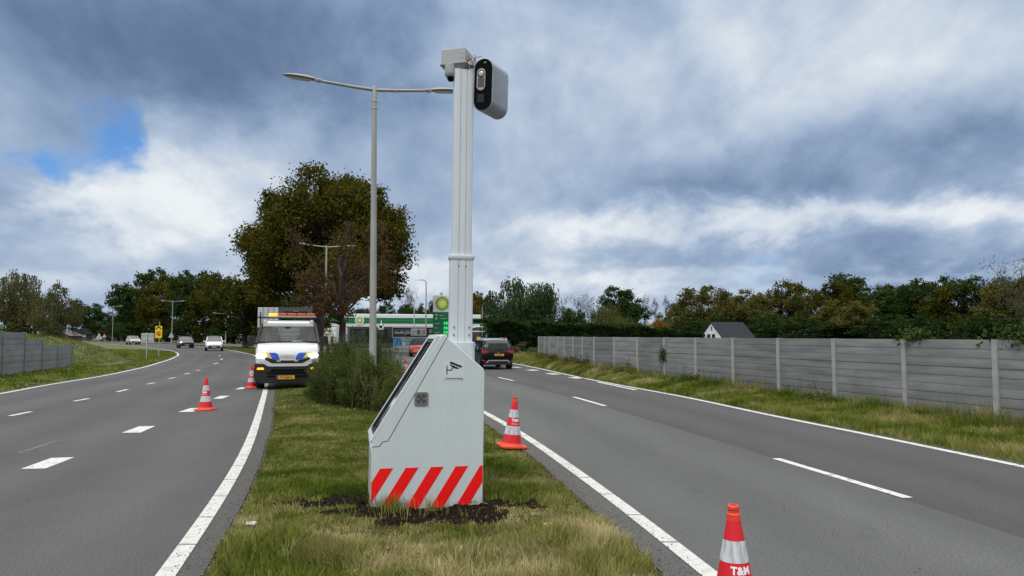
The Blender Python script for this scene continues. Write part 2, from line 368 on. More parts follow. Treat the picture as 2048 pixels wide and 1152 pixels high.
aRl = lambda y: Rl(y) - .33 - .06 * (vn(y, y * 0, 1.1, 4) - .5)
aLl = lambda y: Ll(y) - .22
aRr = lambda y: Rr(y) + .20
def strip(name, fa, fb, y0, y1, z, m, step=.5, nx=2, zf=None, kind='structure', amap=None):
    ys = np.arange(y0, y1 + 1e-6, step); A, B = fa(ys), fb(ys); t = np.linspace(0, 1, nx)
    xx = A[:, None] * (1 - t) + B[:, None] * t; yy = np.repeat(ys[:, None], nx, 1)
    zz = zf(xx, yy) if zf else np.full_like(xx, z)
    v = np.stack([xx, yy, zz], -1).reshape(-1, 3); idx = np.arange(len(ys) * nx).reshape(len(ys), nx)
    f = np.stack([idx[:-1, :-1], idx[:-1, 1:], idx[1:, 1:], idx[1:, :-1]], -1).reshape(-1, 4)
    o = npmesh(name, v, [f], 4, m, smooth=zf is not None, attr={'across': np.tile(t, len(ys))}); return tag(o, kind=kind)
strip('road', aLl, aLr, -15, 240, 0, M['asph_l'])
strip('road', aRl, SE, -15, 240, 0, M['asph_r'])
strip('road', SE, aRr, -15, 240, 0, M['asph_d'])

# road markings -----------------------------------------------------------
def offs(fn, d):                      # offset along the normal of a line
    def g(y):
        s = (fn(y + .3) - fn(y - .3)) / .6; return fn(y) + d * np.sqrt(1 + s * s)
    return g
def linemark(name, fn, w, y0, y1, z, m): return strip(name, offs(fn, -w / 2), offs(fn, w / 2), y0, y1, z, m, .4)
linemark('edge_marking', Ll, .14, 10, 238, .004, M['paint'])
linemark('edge_marking', Lr, .13, 30, 238, .004, M['paint'])
linemark('edge_marking', Rl, .13, 30, 238, .004, M['paint'])
linemark('edge_marking', Rr, .14, 3, 238, .004, M['paint'])
def slabs(fn, y0, y1):                # white concrete strip laid in slabs, with open joints
    vs = []; fs = []; y = y0
    while y < y1:
        s = float((fn(y + .3) - fn(y - .3)) / .6); dy = .93 / math.sqrt(1 + s * s) * 1.0
        a, b = y + .012, y + dy - .012
        n = 5; base = len(vs)
        for i in range(n):
            yy = a + (b - a) * i / (n - 1); x = float(fn(yy)); k = math.sqrt(1 + s * s) * .07
            jit = .004 * math.sin(7 * y)
            vs += [(x - k + jit, yy, .006), (x + k + jit, yy, .006)]
        fs += [(base + 2 * i, base + 2 * i + 1, base + 2 * i + 3, base + 2 * i + 2) for i in range(n - 1)]
        y += dy
    mb = MB(); mb.add(vs, fs); o = mb.build('edge_marking', M['slab'], smooth=0); tag(o, kind='structure')
    linemark('slab_joint', fn, .139, y0, y1, .003, M['seam'])
slabs(Lr, 2.5, 30); slabs(Rl, 2.5, 30)
def quads(name, L, z=.004, m=None):
    mb = MB()
    for q in L:
        mb.add([(*G(u, v)[:2], z) for u, v in q], [(0, 1, 2, 3)])
    return tag(mb.build(name, m or M['paint'], smooth=0), kind='structure')
def c6(L): return [[(x / 2.9385, 760 + y / 2.9385) for x, y in q] for q in L]
quads('lane_marking', c6([[(122, 524), (268, 521), (438, 455), (302, 459)], [(715, 311), (826, 310), (914, 271), (818, 273)], [(1047, 189), (1130, 188), (1205, 165), (1118, 166)],
      [(1250, 111), (1305, 110), (1350, 93), (1295, 94)], [(1378, 56), (1425, 55), (1462, 42), (1415, 43)]]))
def dash(a, b, w=.12):
    A, B = G(*a), G(*b); d = (B - A).normalized(); n = Vector((-d.y, d.x, 0)) * w / 2
    return [A - n, B - n, B + n, A + n]
mb = MB()
for a, b in [((20, 832), (62, 823.5)), ((148, 802.5), (178, 797)), ((234, 784), (255, 779)), ((294, 768.3), (310, 765.6)), ((337, 757.2), (350, 755)), ((369, 748.6), (379, 746.5)),
             ((392.5, 741.3), (400, 740)), ((427, 728.4), (436, 726)), ((441.5, 719.3), (445, 717.5)), ((438, 712), (440, 710.5)),
             ((1552, 917), (1816, 996)), ((1147.5, 794), (1210.5, 812)), ((996.6, 754.8), (1026.8, 761.5))]:
    mb.add([(p.x, p.y, .004) for p in dash(a, b)], [(0, 1, 2, 3)])
for a, b in [((1196, 764.5), (1272, 780.5))]:
    mb.add([(p.x, p.y, .008) for p in dash(a, b, .14)], [(0, 1, 2, 3)])
tag(mb.build('lane_marking', M['paint'], smooth=0), kind='structure')
mb = MB()
for u, v in [(1153, 755.7), (1106, 747.8), (1065, 740.4), (1032, 735)]:
    p = G(u, v); d = Vector((-.28, .96, 0)); n = Vector((.96, .28, 0))
    q = [p - d * .5 - n * .22, p - d * .5 + n * .22, p + d * .5 + n * .22, p + d * .5 - n * .22]
    mb.add([(k.x, k.y, .004) for k in q], [(0, 1, 2, 3)])
tag(mb.build('exit_lane_marking', M['paint'], smooth=0), kind='structure')
# pale scuffs left on the left carriageway
M['scuff'] = mat('tyre_scuff', (.17, .17, .17), .8, c2=(.09, .09, .09), scale=30, lo=.45, hi=.6)
mb = MB()
for a, b, w in [((38, 906), (114, 882), .05), ((0, 886), (125, 885), .018), ((0, 903), (70, 902), .022), ((60, 905), (48, 907), .05)]:
    mb.add([(p.x, p.y, .003) for p in dash(a, b, w)], [(0, 1, 2, 3)])
tag(mb.build('road_scuff', M['scuff'], smooth=0), kind='structure')

# terrain -----------------------------------------------------------------
M['turf'] = mat('turf', (.055, .078, .016), .95, c2=(.105, .115, .036), scale=3, detail=9, bump=.6, bscale=40)
M['field'] = mat('field', (.045, .065, .020), .95, c2=(.08, .085, .035), scale=.4, detail=9)
me_g = MB().add([(-900, -400, -.12), (900, -400, -.12), (900, 2600, -.12), (-900, 2600, -.12)], [(0, 1, 2, 3)])
tag(me_g.build('ground', M['field'], smooth=0), kind='structure')
CABX, CABY = -1.37, 7.27
def soil_amt(x, y):
    q = ((x + .82) / .98) ** 2 + ((y - 7.28) / np.where(y < 7.28, .78, .7)) ** 2
    q2 = ((x + 1.72) / .66) ** 2 + ((y - 7.55) / .30) ** 2
    return sstep(1.2, .7, np.minimum(q, q2) + 1.3 * (vn(x, y, .22, 11) - .5) + .7 * (vn(x, y, .07, 12) - .5))
def med_z(x, y):
    d = np.minimum(x - aLr(y), aRl(y) - x); b = sstep(-.02, .55, d)
    z = -.012 + b * .03 + b * .05 * (vn(x, y, .9, 5) - .5) + b * .035 * (vn(x, y, .25, 6) - .5)
    s = soil_amt(x, y); return z + s * (.06 * (vn(x, y, .11, 13) - .5) + .02 + .03 * (vn(x, y, .05, 14) - .5)) - .02 * s
FENCE = [(8.74 - .579 * k, 13.39 + 2.02 * k) for k in range(-4, 10)] + [(3.224, 33.63), (2.967, 35.7), (2.707, 37.8), (2.48, 39.9), (2.18, 41.97), (1.96, 44.0), (1.68, 46.0)]
fy_ = np.array([p[1] for p in FENCE]); fx_ = np.array([p[0] for p in FENCE])
fence_x = lambda y: np.where(np.asarray(y) < fy_[0], fx_[0] + (fy_[0] - y) * .2866, np.where(np.asarray(y) > 46, 1.68 - (np.asarray(y) - 46) * .22, np.interp(y, fy_, fx_)))
base_z = lambda y: np.interp(y, [5, 13, 20, 31, 46, 70], [.03, .05, .13, .28, .36, .1])
def vr_z(x, y):
    t = np.clip((x - aRr(y)) / np.maximum(fence_x(y) - aRr(y), .3), 0, 1.6)
    return -.012 + sstep(0, .15, t) * .04 + base_z(y) * t + .05 * sstep(0, .3, t) * (vn(x, y, .6, 7) - .5)
def vl_z(x, y):
    d = aLl(y) - x; z = -.012 + sstep(0, .5, d) * .06 + .05 * sstep(0, 1, d) * (vn(x, y, .9, 8) - .5)
    m = 1.75 * np.exp(-(((x + 35.5) / 6.2) ** 4 + ((y - 49) / 8.5) ** 2)) + .1 * np.exp(-(((x + 44) / 9) ** 2 + ((y - 50) / 12) ** 2))
    m = m + .25 * np.exp(-(((x + 37) / 4.0) ** 2 + ((y - 67) / 9.0) ** 2))
    dip = -.28 * np.exp(-(((d - 3.0) / 1.6) ** 2)) * sstep(38, 44, y) * sstep(75, 60, y)
    return z + m * sstep(.3, 2.6, d) * (1 + .14 * (vn(x, y, 2.2, 9) - .5)) + dip
# median: grassy turf and bare soil as two materials on one sheet
ys = np.concatenate([np.arange(-4, 4.5, .5), np.arange(4.5, 12, .05), np.arange(12, 40, .25), np.arange(40, 238, 1.0)]); nx = 60
t = np.linspace(0, 1, nx); A, B = aLr(ys), aRl(ys); xx = A[:, None] * (1 - t) + B[:, None] * t; yy = np.repeat(ys[:, None], nx, 1)
v = np.stack([xx, yy, med_z(xx, yy)], -1).reshape(-1, 3); idx = np.arange(len(ys) * nx).reshape(len(ys), nx)
f = np.stack([idx[:-1, :-1], idx[:-1, 1:], idx[1:, 1:], idx[1:, :-1]], -1).reshape(-1, 4)
def turfsoil():
    m = mat('median_turf_and_soil', (.03, .03, .01), .95, bump=.6, bscale=40); nt = m.node_tree; b = nt.nodes['Principled BSDF']
    at = node('ShaderNodeAttribute', nt, attribute_name='soil'); t = node('ShaderNodeTexCoord', nt)
    b.inputs['Specular IOR Level'].default_value = .05; n = noise(t.outputs['Object'], 4, 9, .65, nt=nt); n2 = noise(t.outputs['Object'], 22, 6, .7, nt=nt)
    g = mixc(smooth(n, .35, .65, nt), (.024, .030, .008), (.075, .070, .026), nt); s = mixc(smooth(n2, .35, .7, nt), (.007, .005, .0038), (.022, .0145, .010), nt)
    nt.links.new(mixc(at.outputs['Fac'], g, s, nt), b.inputs['Base Color']); return m
o = npmesh('median', v, [f], 4, turfsoil(), attr={'soil': soil_amt(xx, yy).ravel()}, smooth=True); tag(o, kind='structure')
strip('verge', aRr, lambda y: np.maximum(fence_x(y) + .6, aRr(y) + 1.5), 2, 60, 0, M['turf'], .25, 16, vr_z)
strip('verge', lambda y: aLl(y) - 45, aLl, 8, 238, 0, M['turf'], .5, 120, vl_z)
strip('verge', lambda y: aRr(y), lambda y: aRr(y) + 1.6, 60, 238, -.01, M['turf'], 1, 2)
# petrol station forecourt
mb = MB(); mb.add([(-30, 84, -.02), (8, 64, -.02), (30, 84, -.02), (30, 135, -.02), (-30, 135, -.02)], [(0, 1, 2, 3, 4)])
tag(mb.build('forecourt', M['asph_d'], smooth=0), kind='structure')

# grass blades ------------------------------------------------------------
def blades(P, ln, wd, tint, lean=.6, name='grass'):
    n = len(P); a = rng.random(n) * 2 * np.pi; cl = min(1.0, float(np.mean(wd)) * 30)
    # blades lean together in tufts, with strays
    la = 4 * np.pi * vn(P[:, 0], P[:, 1], .16 + cl * .25, 51) + rng.normal(size=n) * .9
    lx = np.cos(la); ly = np.sin(la); L = lean * (.15 + 1.1 * rng.random(n)) * (.5 + vn(P[:, 0], P[:, 1], .22 + cl * .3, 52))
    sx, sy = np.cos(a) * wd / 2, np.sin(a) * wd / 2
    z0 = np.zeros(n)
    def pt(f, out, up, sgn): return np.stack([P[:, 0] + sgn * sx * f + lx * out, P[:, 1] + sgn * sy * f + ly * out, P[:, 2] + up], 1)
    h = ln * np.cos(np.clip(L * .9, 0, 1.35)); o_ = ln * np.sin(np.clip(L * .9, 0, 1.35))
    V = np.stack([pt(1, 0 * h, 0 * h - .01, -1), pt(1, 0 * h, 0 * h - .01, 1), pt(.8, o_ * .35, h * .62, 1), pt(.8, o_ * .35, h * .62, -1), pt(0, o_, h, 0)], 1).reshape(-1, 3)
    b = np.arange(n)[:, None] * 5
    q = b + np.array([[0, 1, 2, 3]]); tr = b + np.array([[3, 2, 4]])
    return npmesh(name, V, [q, tr], 5, M['grass'], attr={'tint': np.repeat(tint, 5)})
def scatter(n, y0, y1, fa, fb, powr=1.0):
    y = y0 + (y1 - y0) * rng.random(n) ** powr; a, b = fa(y), fb(y); x = a + (b - a) * rng.random(n); return x, y
def median_grass(n, y0, y1, lmin, lmax, w, thin, name):
    x, y = scatter(n, y0, y1, lambda y: aLr(y) + .05, lambda y: aRl(y) - .06)
    s = soil_amt(x, y); keep = rng.random(n) > s * .975
    keep &= ~((x > -1.30) & (x < -.28) & (y > 7.32 + (x + 1.37) * .2) & (y < 8.1))
    x, y, s = x[keep], y[keep], s[keep]; n = len(x)
    d = np.minimum(x - aLr(y), aRl(y) - x); edge = sstep(.7, .05, d)
    near = sstep(7.6, 5.9, y + .5 * (vn(x, y, .8, 21) - .5))
    straw = .135 + .14 * near + near * .40 * sstep(-1.9, -.5, x + .5 * (vn(x, y, .6, 25) - .5)) + .14 * near + .12 * edge * vn(x, y, .5, 22) + .42 * (vn(x, y, .45, 23) - .5) + .16 * sstep(20, 9, y) * vn(x, y, .25, 26)
    straw = straw - .22 * np.exp(-(((x + 2.0) / .9) ** 2 + ((y - 9.0) / 1.8) ** 2))
    tint = np.clip(.78 * rng.random(n) ** 1.2 - .2 + straw * 1.2, 0, 1)
    ln = (lmin + (lmax - lmin) * rng.random(n)) * (.50 + .26 * near - .12 * edge + .6 * (vn(x, y, .35, 24) - .35)); ln = ln * (1 - .72 * sstep(1.75, .9, ((x + .82) / 1.1) ** 2 + ((y - 7.0) / .95) ** 2) * (y < 7.4)); ln = np.maximum(ln, .02)
    P = np.stack([x, y, med_z(x, y)], 1)
    return tag(blades(P, ln, w * (.6 + .8 * rng.random(n)), tint, .95, name), kind='stuff')
median_grass(80000, 3.9, 8.6, .05, .20, .0085, 1, 'grass')
median_grass(75000, 8.6, 16, .035, .085, .009, 1, 'grass')
median_grass(36000, 16, 40, .04, .10, .020, 1, 'grass')
median_grass(9000, 40, 100, .10, .2, .06, 1, 'grass')
def verge_grass(n, y0, y1, fa, fb, zf, lmin, lmax, w, st, powr=1.0):
    x, y = scatter(n, y0, y1, fa, fb, powr)
    straw = st + .5 * (vn(x, y, .9, 31) - .5) + .25 * (vn(x, y, .3, 32) - .5)
    tint = np.clip(.45 * rng.random(n) + straw, 0, 1); ln = (lmin + (lmax - lmin) * rng.random(n)) * (.6 + .9 * vn(x, y, .5, 33))
    return tag(blades(np.stack([x, y, zf(x, y)], 1), ln, w * (.6 + .8 * rng.random(n)), tint, .85), kind='stuff')
verge_grass(60000, 7, 24, lambda y: aRr(y) - .02, lambda y: fence_x(y) - .06, vr_z, .05, .15, .012, .17)
verge_grass(36000, 24, 58, lambda y: aRr(y) - .02, lambda y: np.maximum(fence_x(y) - .06, aRr(y) + .5), vr_z, .06, .16, .024, .14)
verge_grass(9000, 8, 50, lambda y: fence_x(y) - .32, lambda y: fence_x(y) - .06, vr_z, .14, .34, .014, .35)
verge_grass(60000, 20, 75, lambda y: aLl(y) - 9, lambda y: aLl(y) + .02, vl_z, .06, .15, .032, -.19)
verge_grass(40000, 30, 80, lambda y: aLl(y) - 26, lambda y: aLl(y) - 8, vl_z, .08, .2, .05, -.21)

# soil clods round the cabinet foot --------------------------------------
mb = MB()
for i in range(1500):
    a = random.uniform(0, 6.28); r = math.sqrt(random.random()); x = -.95 + 1.25 * r * math.cos(a); y = 7.35 + .7 * r * math.sin(a)
    if float(soil_amt(np.array([x]), np.array([y]))[0]) < .6: continue
    s = random.choice([.005, .006, .008, .010, .013, .019]); z = float(med_z(np.array([x]), np.array([y]))[0])
    rings = []
    for rr, zz in ((.55, -.4), (1, 0), (.6, .55)):
        rings.append([(x + s * rr * random.uniform(.7, 1.3) * math.cos(k * 1.2566), y + s * rr * random.uniform(.7, 1.3) * math.sin(k * 1.2566), z + s * zz) for k in range(5)])
    mb.loft(rings)
tag(mb.build('soil_clods', M['soil'], smooth=0), kind='stuff')
# tufts that stand against the cabinet front
n = 240; x = np.concatenate([rng.normal(-1.17, .085, 150), rng.normal(-.78, .02, 30), rng.normal(-.95, .4, 60)]); y = np.concatenate([7.24 + (x[:150] + 1.37) * .22 - np.abs(rng.normal(0, .05, 150)), np.full(30, 7.2) + rng.normal(0, .03, 30), 7.0 + rng.normal(0, .1, 60)])
P = np.stack([x, y, med_z(x, y)], 1)
tag(blades(P, .07 + .13 * rng.random(n), np.full(n, .006), np.clip(.12 + .25 * rng.random(n) + np.where(np.arange(n) > 150, .35, 0), 0, 1), .6), kind='stuff')

# grit, crumbs of soil and leaf bits along the asphalt edges
M['grit'] = mat('edge_grit', (.05, .042, .034), .95, c2=(.16, .14, .115), scale=30)
def grit(n, fn, sgn, y0, y1, seed, far=.34):
    r = np.random.default_rng(seed); y = y0 + (y1 - y0) * r.random(n) ** 1.5; d = r.random(n) ** 2.2 * far; x = fn(y) + sgn * (d - .03)
    s = (.004 + .009 * r.random(n) ** 3)[:, None]; a = r.random(n) * 6.28
    ux = np.stack([np.cos(a), np.sin(a), np.zeros(n)], 1) * s; uy = np.stack([-np.sin(a), np.cos(a), np.zeros(n)], 1) * s * (.5 + .5 * r.random(n))[:, None]; c = np.stack([x, y, np.full(n, .0045)], 1); top = c + np.array([0, 0, 1.0]) * s * .8
    V = np.stack([c - ux, c - uy, c + ux, c + uy, top], 1).reshape(-1, 3); b = np.arange(n)[:, None] * 5
    return tag(npmesh('road_grit', V, [np.concatenate([b + np.array([[i, (i + 1) % 4, 4]]) for i in range(4)])], 5, M['grit']), kind='stuff')
grit(5000, aLr, -1, 4, 24, 71); grit(6000, aRl, 1, 4, 20, 72); grit(3500, aRr, -1, 7, 30, 73, .2)
grit(500, lambda y: (Rl(y) + SE(y)) / 2, 1, 4.5, 22, 74, 1.6); grit(500, lambda y: (Ll(y) + Lr(y)) / 2, 1, 5, 22, 75, 3.2)

# brown leaf litter worked into the grass
M['litter'] = mat('leaf_litter', (.17, .10, .055), .9, c2=(.075, .05, .03), scale=9)
r = np.random.default_rng(91); n = 420; y = 4.6 + 15 * r.random(n) ** 1.6; a_, b_ = aLr(y), aRl(y); tt = np.where(r.random(n) < .55, np.abs(r.normal(size=n)) * .10, r.random(n)); tt = np.where(r.random(n) < .4, 1 - tt, tt).clip(.01, .99); x = a_ + (b_ - a_) * tt
c = np.stack([x, y, med_z(x, y) + .012 + .03 * r.random(n)], 1); s = (.010 + .016 * r.random(n))[:, None]; q = r.normal(size=(n, 3)) * np.array([1, 1, .5]); q /= np.linalg.norm(q, axis=1)[:, None]; p = np.cross(q, r.normal(size=(n, 3))); p /= np.linalg.norm(p, axis=1)[:, None]
V = np.stack([c - q * s, c + p * s * .6, c + q * s, c - p * s * .6], 1).reshape(-1, 3)
tag(npmesh('leaf_litter', V, [np.arange(n * 4).reshape(n, 4)], 4, M['litter']), kind='stuff')
# ------------------------------------------------------------------ exact placement helpers
def P(u, v, Y):
    d = ray(u, v); t = Y / d.y; return Vector((d.x * t, Y, CAMH + d.z * t))
def keep(o, root): o.parent = root; o.matrix_parent_inverse = root.matrix_basis.inverted(); return o
def rrect(w, d, r, n=4):
    pts = []
    for cx_, cy_, a0 in ((w/2 - r, d/2 - r, 0), (-w/2 + r, d/2 - r, 90), (-w/2 + r, -d/2 + r, 180), (w/2 - r, -d/2 + r, 270)):
        for i in range(n + 1):
            a = R(a0 + 90 * i / n); pts.append((cx_ + r * math.cos(a), cy_ + r * math.sin(a)))
    return pts
def capsule(w, h, n=14):
    r = w / 2; s = h / 2 - r
    return [(r * math.cos(math.pi * i / n), s + r * math.sin(math.pi * i / n)) for i in range(n + 1)] + [(-r * math.cos(math.pi * i / n), -s - r * math.sin(math.pi * i / n)) for i in range(n + 1)]

# ================================================================== SPEED CAMERA CABINET
cab = empty('speed_camera', (CABX, CABY, .0), label='pale grey camera cabinet with tall mast and red foot stripes on the grass median', cat='speed camera',
            rot=(0, R(.45), R(12.5)))
D = .77
body = MB().prism([(0, 0), (1.105, 0), (1.11, 1.325), (1.098, 1.37), (.75, 1.665), (.705, 1.712), (.668, 1.708), (.012, .655), (-.012, .615), (0, .55)], 0, D).build('cabinet', M['white'], cab, 30, .010, 3)
sd_ = Vector((.656, 0, 1.053)).normalized(); sn_ = Vector((-sd_.z, 0, sd_.x)); s0 = Vector((.012, 0, .655))
def slant(a, y, h): return s0 + sd_ * a + sn_ * h + Vector((0, y, 0))
def slantbox(mb, a0, a1, y0, y1, h0, h1):
    vs = [slant(a, y, h) for h in (h0, h1) for a, y in ((a0, y0), (a1, y0), (a1, y1), (a0, y1))]
    return mb.add(vs, [(3, 2, 1, 0), (4, 5, 6, 7), (0, 1, 5, 4), (1, 2, 6, 5), (2, 3, 7, 6), (3, 0, 4, 7)])
door = MB()
for a0, a1, y0, y1 in ((.0, .05, 0.0, D), (1.17, 1.22, 0.0, D), (.05, 1.17, 0.0, .05), (.05, 1.17, D - .05, D)): slantbox(door, a0, a1, y0, y1, -.004, .035)
dr = door.build('door', M['white'], body, 30, .004)
slantbox(MB(), .05, 1.17, .05, D - .05, -.01, .012).build('window', M['glass_dark'], body, 0)
wf = MB()
for a0, a1, y0, y1 in ((.06, .085, .062, D - .06), (1.13, 1.155, .062, D - .06), (.085, 1.13, .062, .085), (.085, 1.13, D - .085, D - .06)): slantbox(wf, a0, a1, y0, y1, .0125, .03)
wf.build('window_frame', M['blackm'], body, 0)
sm = MB(); path = [(.728, 1.69), (.157, .668), (.105, .660), (.078, .618), (.004, .614)]
for (xa, za), (xb, zb) in zip(path, path[1:]):
    dv = Vector((xb - xa, 0, zb - za)).normalized(); nv = Vector((-dv.z, 0, dv.x)) * .0032
    sm.add([(xa - nv.x, -.0012, za - nv.z), (xb - nv.x, -.0012, zb - nv.z), (xb + nv.x, -.0012, zb + nv.z), (xa + nv.x, -.0012, za + nv.z)], [(0, 1, 2, 3)])
sm.add([(.725, 0, 1.693), (.732, 0, 1.687), (.734, D, 1.689), (.727, D, 1.695)], [(0, 1, 2, 3)])
sm.build('door_seam', M['seam'], body, 0)
def clipx(poly, x0, x1):
    for lim, sg in ((x0, 1), (x1, -1)):
        out = []
        for i in range(len(poly)):
            a, b = poly[i], poly[(i + 1) % len(poly)]; ia, ib = sg * (a[0] - lim) >= 0, sg * (b[0] - lim) >= 0
            if ia: out.append(a)
            if ia != ib:
                t = (lim - a[0]) / (b[0] - a[0]); out.append((lim, a[1] + t * (b[1] - a[1])))
        poly = out
        if len(poly) < 3: return []
    return poly
for k in range(6):
    xt = .088 + .2465 * k; zt = .405; zb = .012; sh = .245
    p = clipx([(xt - sh, zb), (xt - sh + .126, zb), (xt + .126, zt), (xt, zt)], .0045, 1.1)
    if p: MB().prism(p, -.0022, -.0004).build('red_stripe', M['red_sticker'], body, 0)
for x, z in ((.565, .045), (.985, .048)): MB().cyl((x, -.004, z), (x, .01, z), .007, n=10).build('bolt', M['blackm'], body)
for x, y in ((1.02, .03), (.06, .03), (1.02, .68), (.06, .68)): MB().box((x, y, -.06), (.075, .06, .119)).build('foot', M['white'], cab, 30, .003)
# fan grille
vt = empty('vent', (.475, 0, 1.075)); vt.parent = body
MB().loft([[(x, y, z) for x, z in rrect(.132, .132, .016)] for y in (-.012, .002)]).build('vent_plate', M['dsteel'], vt, 30, .002)
g = MB()
for r in (.020, .033, .046):
    for k in range(4):
        a0, a1 = R(90 * k + 14), R(90 * k + 76); n = 6; vs = []
        for i in range(n + 1):
            a = a0 + (a1 - a0) * i / n
            for rr in (r - .0042, r + .0042): vs.append((rr * math.cos(a), -.0128, rr * math.sin(a)))
        g.add(vs, [(2 * i, 2 * i + 1, 2 * i + 3, 2 * i + 2) for i in range(n)])
g.cyl((0, -.0129, 0), (0, -.0121, 0), .011, n=16)
g.build('grille_slot', M['seam'], vt, 0)
for sx in (-1, 1):
    for sz in (-1, 1): MB().cyl((sx * .052, -.015, sz * .052), (sx * .052, -.011, sz * .052), .006, n=10).build('screw', M['steel'], vt)
# camera pictogram sticker
M['sticker'] = mat('pale_sticker', (.57, .64, .665), .3)
st = MB().prism([(.685, 1.258), (.905, 1.258), (.905, 1.452), (.685, 1.452)], -.0016, -.0003).build('camera_sticker', M['sticker'], body, 0)
pc = MB(); y0, y1 = -.003, -.0017
pc.prism([(.722, 1.312), (.731, 1.312), (.731, 1.402), (.722, 1.402)], y0, y1)
pc.prism([(.731, 1.352), (.776, 1.350), (.793, 1.385), (.784, 1.388), (.770, 1.360), (.731, 1.362)], y0, y1)
pc.prism([(.757, 1.415), (.848, 1.376), (.838, 1.366), (.805, 1.372), (.762, 1.396)], y0, y1)
pc.prism([(.762, 1.443), (.880, 1.396), (.872, 1.378), (.753, 1.423)], y0 - .0004, y1)
pc.build('camera_symbol', M['black_txt'], st, 0)
text('Camerabewaking', .026, M['black_txt'], st, (.797, -.003, 1.274), depth=.0006)
# black slot on the roof slope
MB().box((.93, .22, 1.520), (.085, .03, .012), Matrix.Rotation(R(40), 4, 'Y')).build('roof_slot', M['blackm'], body, 0)
# ---- mast
MX, MY = .918, .408
mast = empty('mast', (MX, MY, 0)); mast.parent = cab
MB().loft([[(x, y, z) for x, y in rrect(.285, .30, .06, 6)] for z in (1.2, 1.635)]).build('mast_collar', M['white'], mast, 30, .006)
def profile(w, d, z0, z1, name):
    mb = MB(); r = .022; pts = []
    # extrusion with two shallow grooves on each broad face
    half = [(-w/2, d/2 - r), (-w/2 + r, d/2)]
    g1 = []
    for gx in (-w * .16, w * .16): g1 += [(gx - .006, d/2), (gx - .003, d/2 - .008), (gx + .003, d/2 - .008), (gx + .006, d/2)]
    top = [(-w/2, d/2 - r), (-w/2 + r * .3, d/2 - r * .3), (-w/2 + r, d/2)] + g1 + [(w/2 - r, d/2), (w/2 - r * .3, d/2 - r * .3), (w/2, d/2 - r)]
    bot = [(-x, -y) for x, y in top]
    mb.loft([[(x, y, z) for x, y in top + bot] for z in (z0, z1)])
    return mb.build(name, M['alu'], mast, 25)
profile(.240, .165, 1.6, 2.54, 'mast_section'); profile(.208, .135, 2.54, 4.57, 'mast_section')
MB().loft([[(x * s, y * s, z) for x, y in rrect(.268, .19, .03)] for z, s in ((2.505, .93), (2.522, 1), (2.548, 1), (2.555, .97))]).build('mast_flange', M['alu'], mast, 30)
for x in (-.082, .082):
    for z in (1.71, 1.79): MB().cyl((x, -.092, z), (x, -.08, z), .010, n=8).build('mast_bolt', M['steel'], mast)
for x in (-.038, .038): MB().cyl((x, -.088, 2.44), (x, -.08, 2.44), .008, n=8).build('mast_bolt', M['steel'], mast)
# ---- head: built in world space, turned to the left carriageway
HY = 7.90
hp = P(914, 119, HY); hr = Matrix.Translation(hp) @ Matrix.Rotation(R(-15), 4, 'Z') @ Matrix.Rotation(R(-1), 4, 'Y')
hd = MB(); hd.box((-.012, .06, .012), (.275, .30, .155)); hdo = hd.build('head_box', M['grey_box'], None, 30, .006)
hdo.data.transform(hr); keep(hdo, cab)
pl_ = MB(); pl_.loft([[(x - .01, y + .06, z) for x, y in rrect(.31 * s, .34 * s, .02)] for z, s in ((-.068, 1), (-.082, 1), (-.125, .70))])
o = pl_.build('mount_plate', M['grey_box'], None, 25); o.data.transform(hr); keep(o, cab)
for x, z in ((.088, .03), (.066, -.015), (.095, -.015)):
    o = MB().cyl((x, -.094, z), (x, -.088, z), .008, n=10).build('screw', M['steel'], None); o.data.transform(hr); keep(o, cab)
dp = P(901.5, 137, HY - .05)
dm = MB().lathe([(.066, .03), (.066, -.055), (.060, -.085), (.045, -.098)], 28)
o = dm.build('dome_camera', M['grey_box'], None); o.data.transform(Matrix.Translation(dp)); keep(o, cab)
dl = MB().lathe([(.040, -.096), (.040, -.105), (.036, -.125), (.024, -.140), (.006, -.146)], 20).build('dome_lens', M['black'], None)
dl.data.transform(Matrix.Translation(dp)); keep(dl, cab)
pp = P(966.5, 169, HY - .12)
pr = Matrix.Translation(pp) @ Matrix.Rotation(R(-22), 4, 'Z') @ Matrix.Rotation(R(3), 4, 'X') @ Matrix.Rotation(R(3), 4, 'Y')
def podpart(mb, name, m, sm=35, bev=0):
    o = mb.build(name, m, None, sm, bev); o.data.transform(pr); return keep(o, cab)
podpart(MB().loft([[(x * s, y, z * s) for x, z in capsule(.232, .575)] for y, s in ((-.004, .965), (.006, 1), (.30, 1), (.315, .99), (.318, .992), (.42, .992), (.43, .96))]), 'camera_pod', M['pod'])
podpart(MB().loft([[(x, y, z) for x, z in capsule(.205, .548)] for y in (-.010, .005)]), 'front_panel', M['black'])
podpart(MB().loft([[(x - .022, y, z + .055) for x, z in capsule(.098, .235)] for y in (-.0145, -.009)]), 'lens_bezel', M['grey_box'])
podpart(MB().cyl((-.022, -.0165, .113), (-.022, -.012, .113), .041, n=28), 'lens_ring', M['black'])
M['lens'] = mat('pale_lens', (.52, .50, .45), .08, coat=.6)
podpart(MB().lathe([(.032, 0), (.028, .008), (.016, .013), (.004, .0145)], 24, M=Matrix.Translation((-.020, -.0165, .113)) @ Matrix.Rotation(R(90), 4, 'X')), 'lens', M['lens'])
M['sensor'] = mat('grey_sensor_window', (.09, .09, .09), .25)
podpart(MB().box((-.020, -.016, .022), (.074, .006, .096)), 'sensor_window', M['sensor'])
M['navy'] = mat('dark_blue_window', (.006, .014, .028), .15)
podpart(MB().box((-.022, -.0115, -.148), (.082, .004, .088)), 'flash_window', M['navy'])
podpart(MB().prism([(.0, .226), (.03, .228), (.038, .240), (.012, .238)], -.0115, -.0095), 'maker_badge', M['steel'])
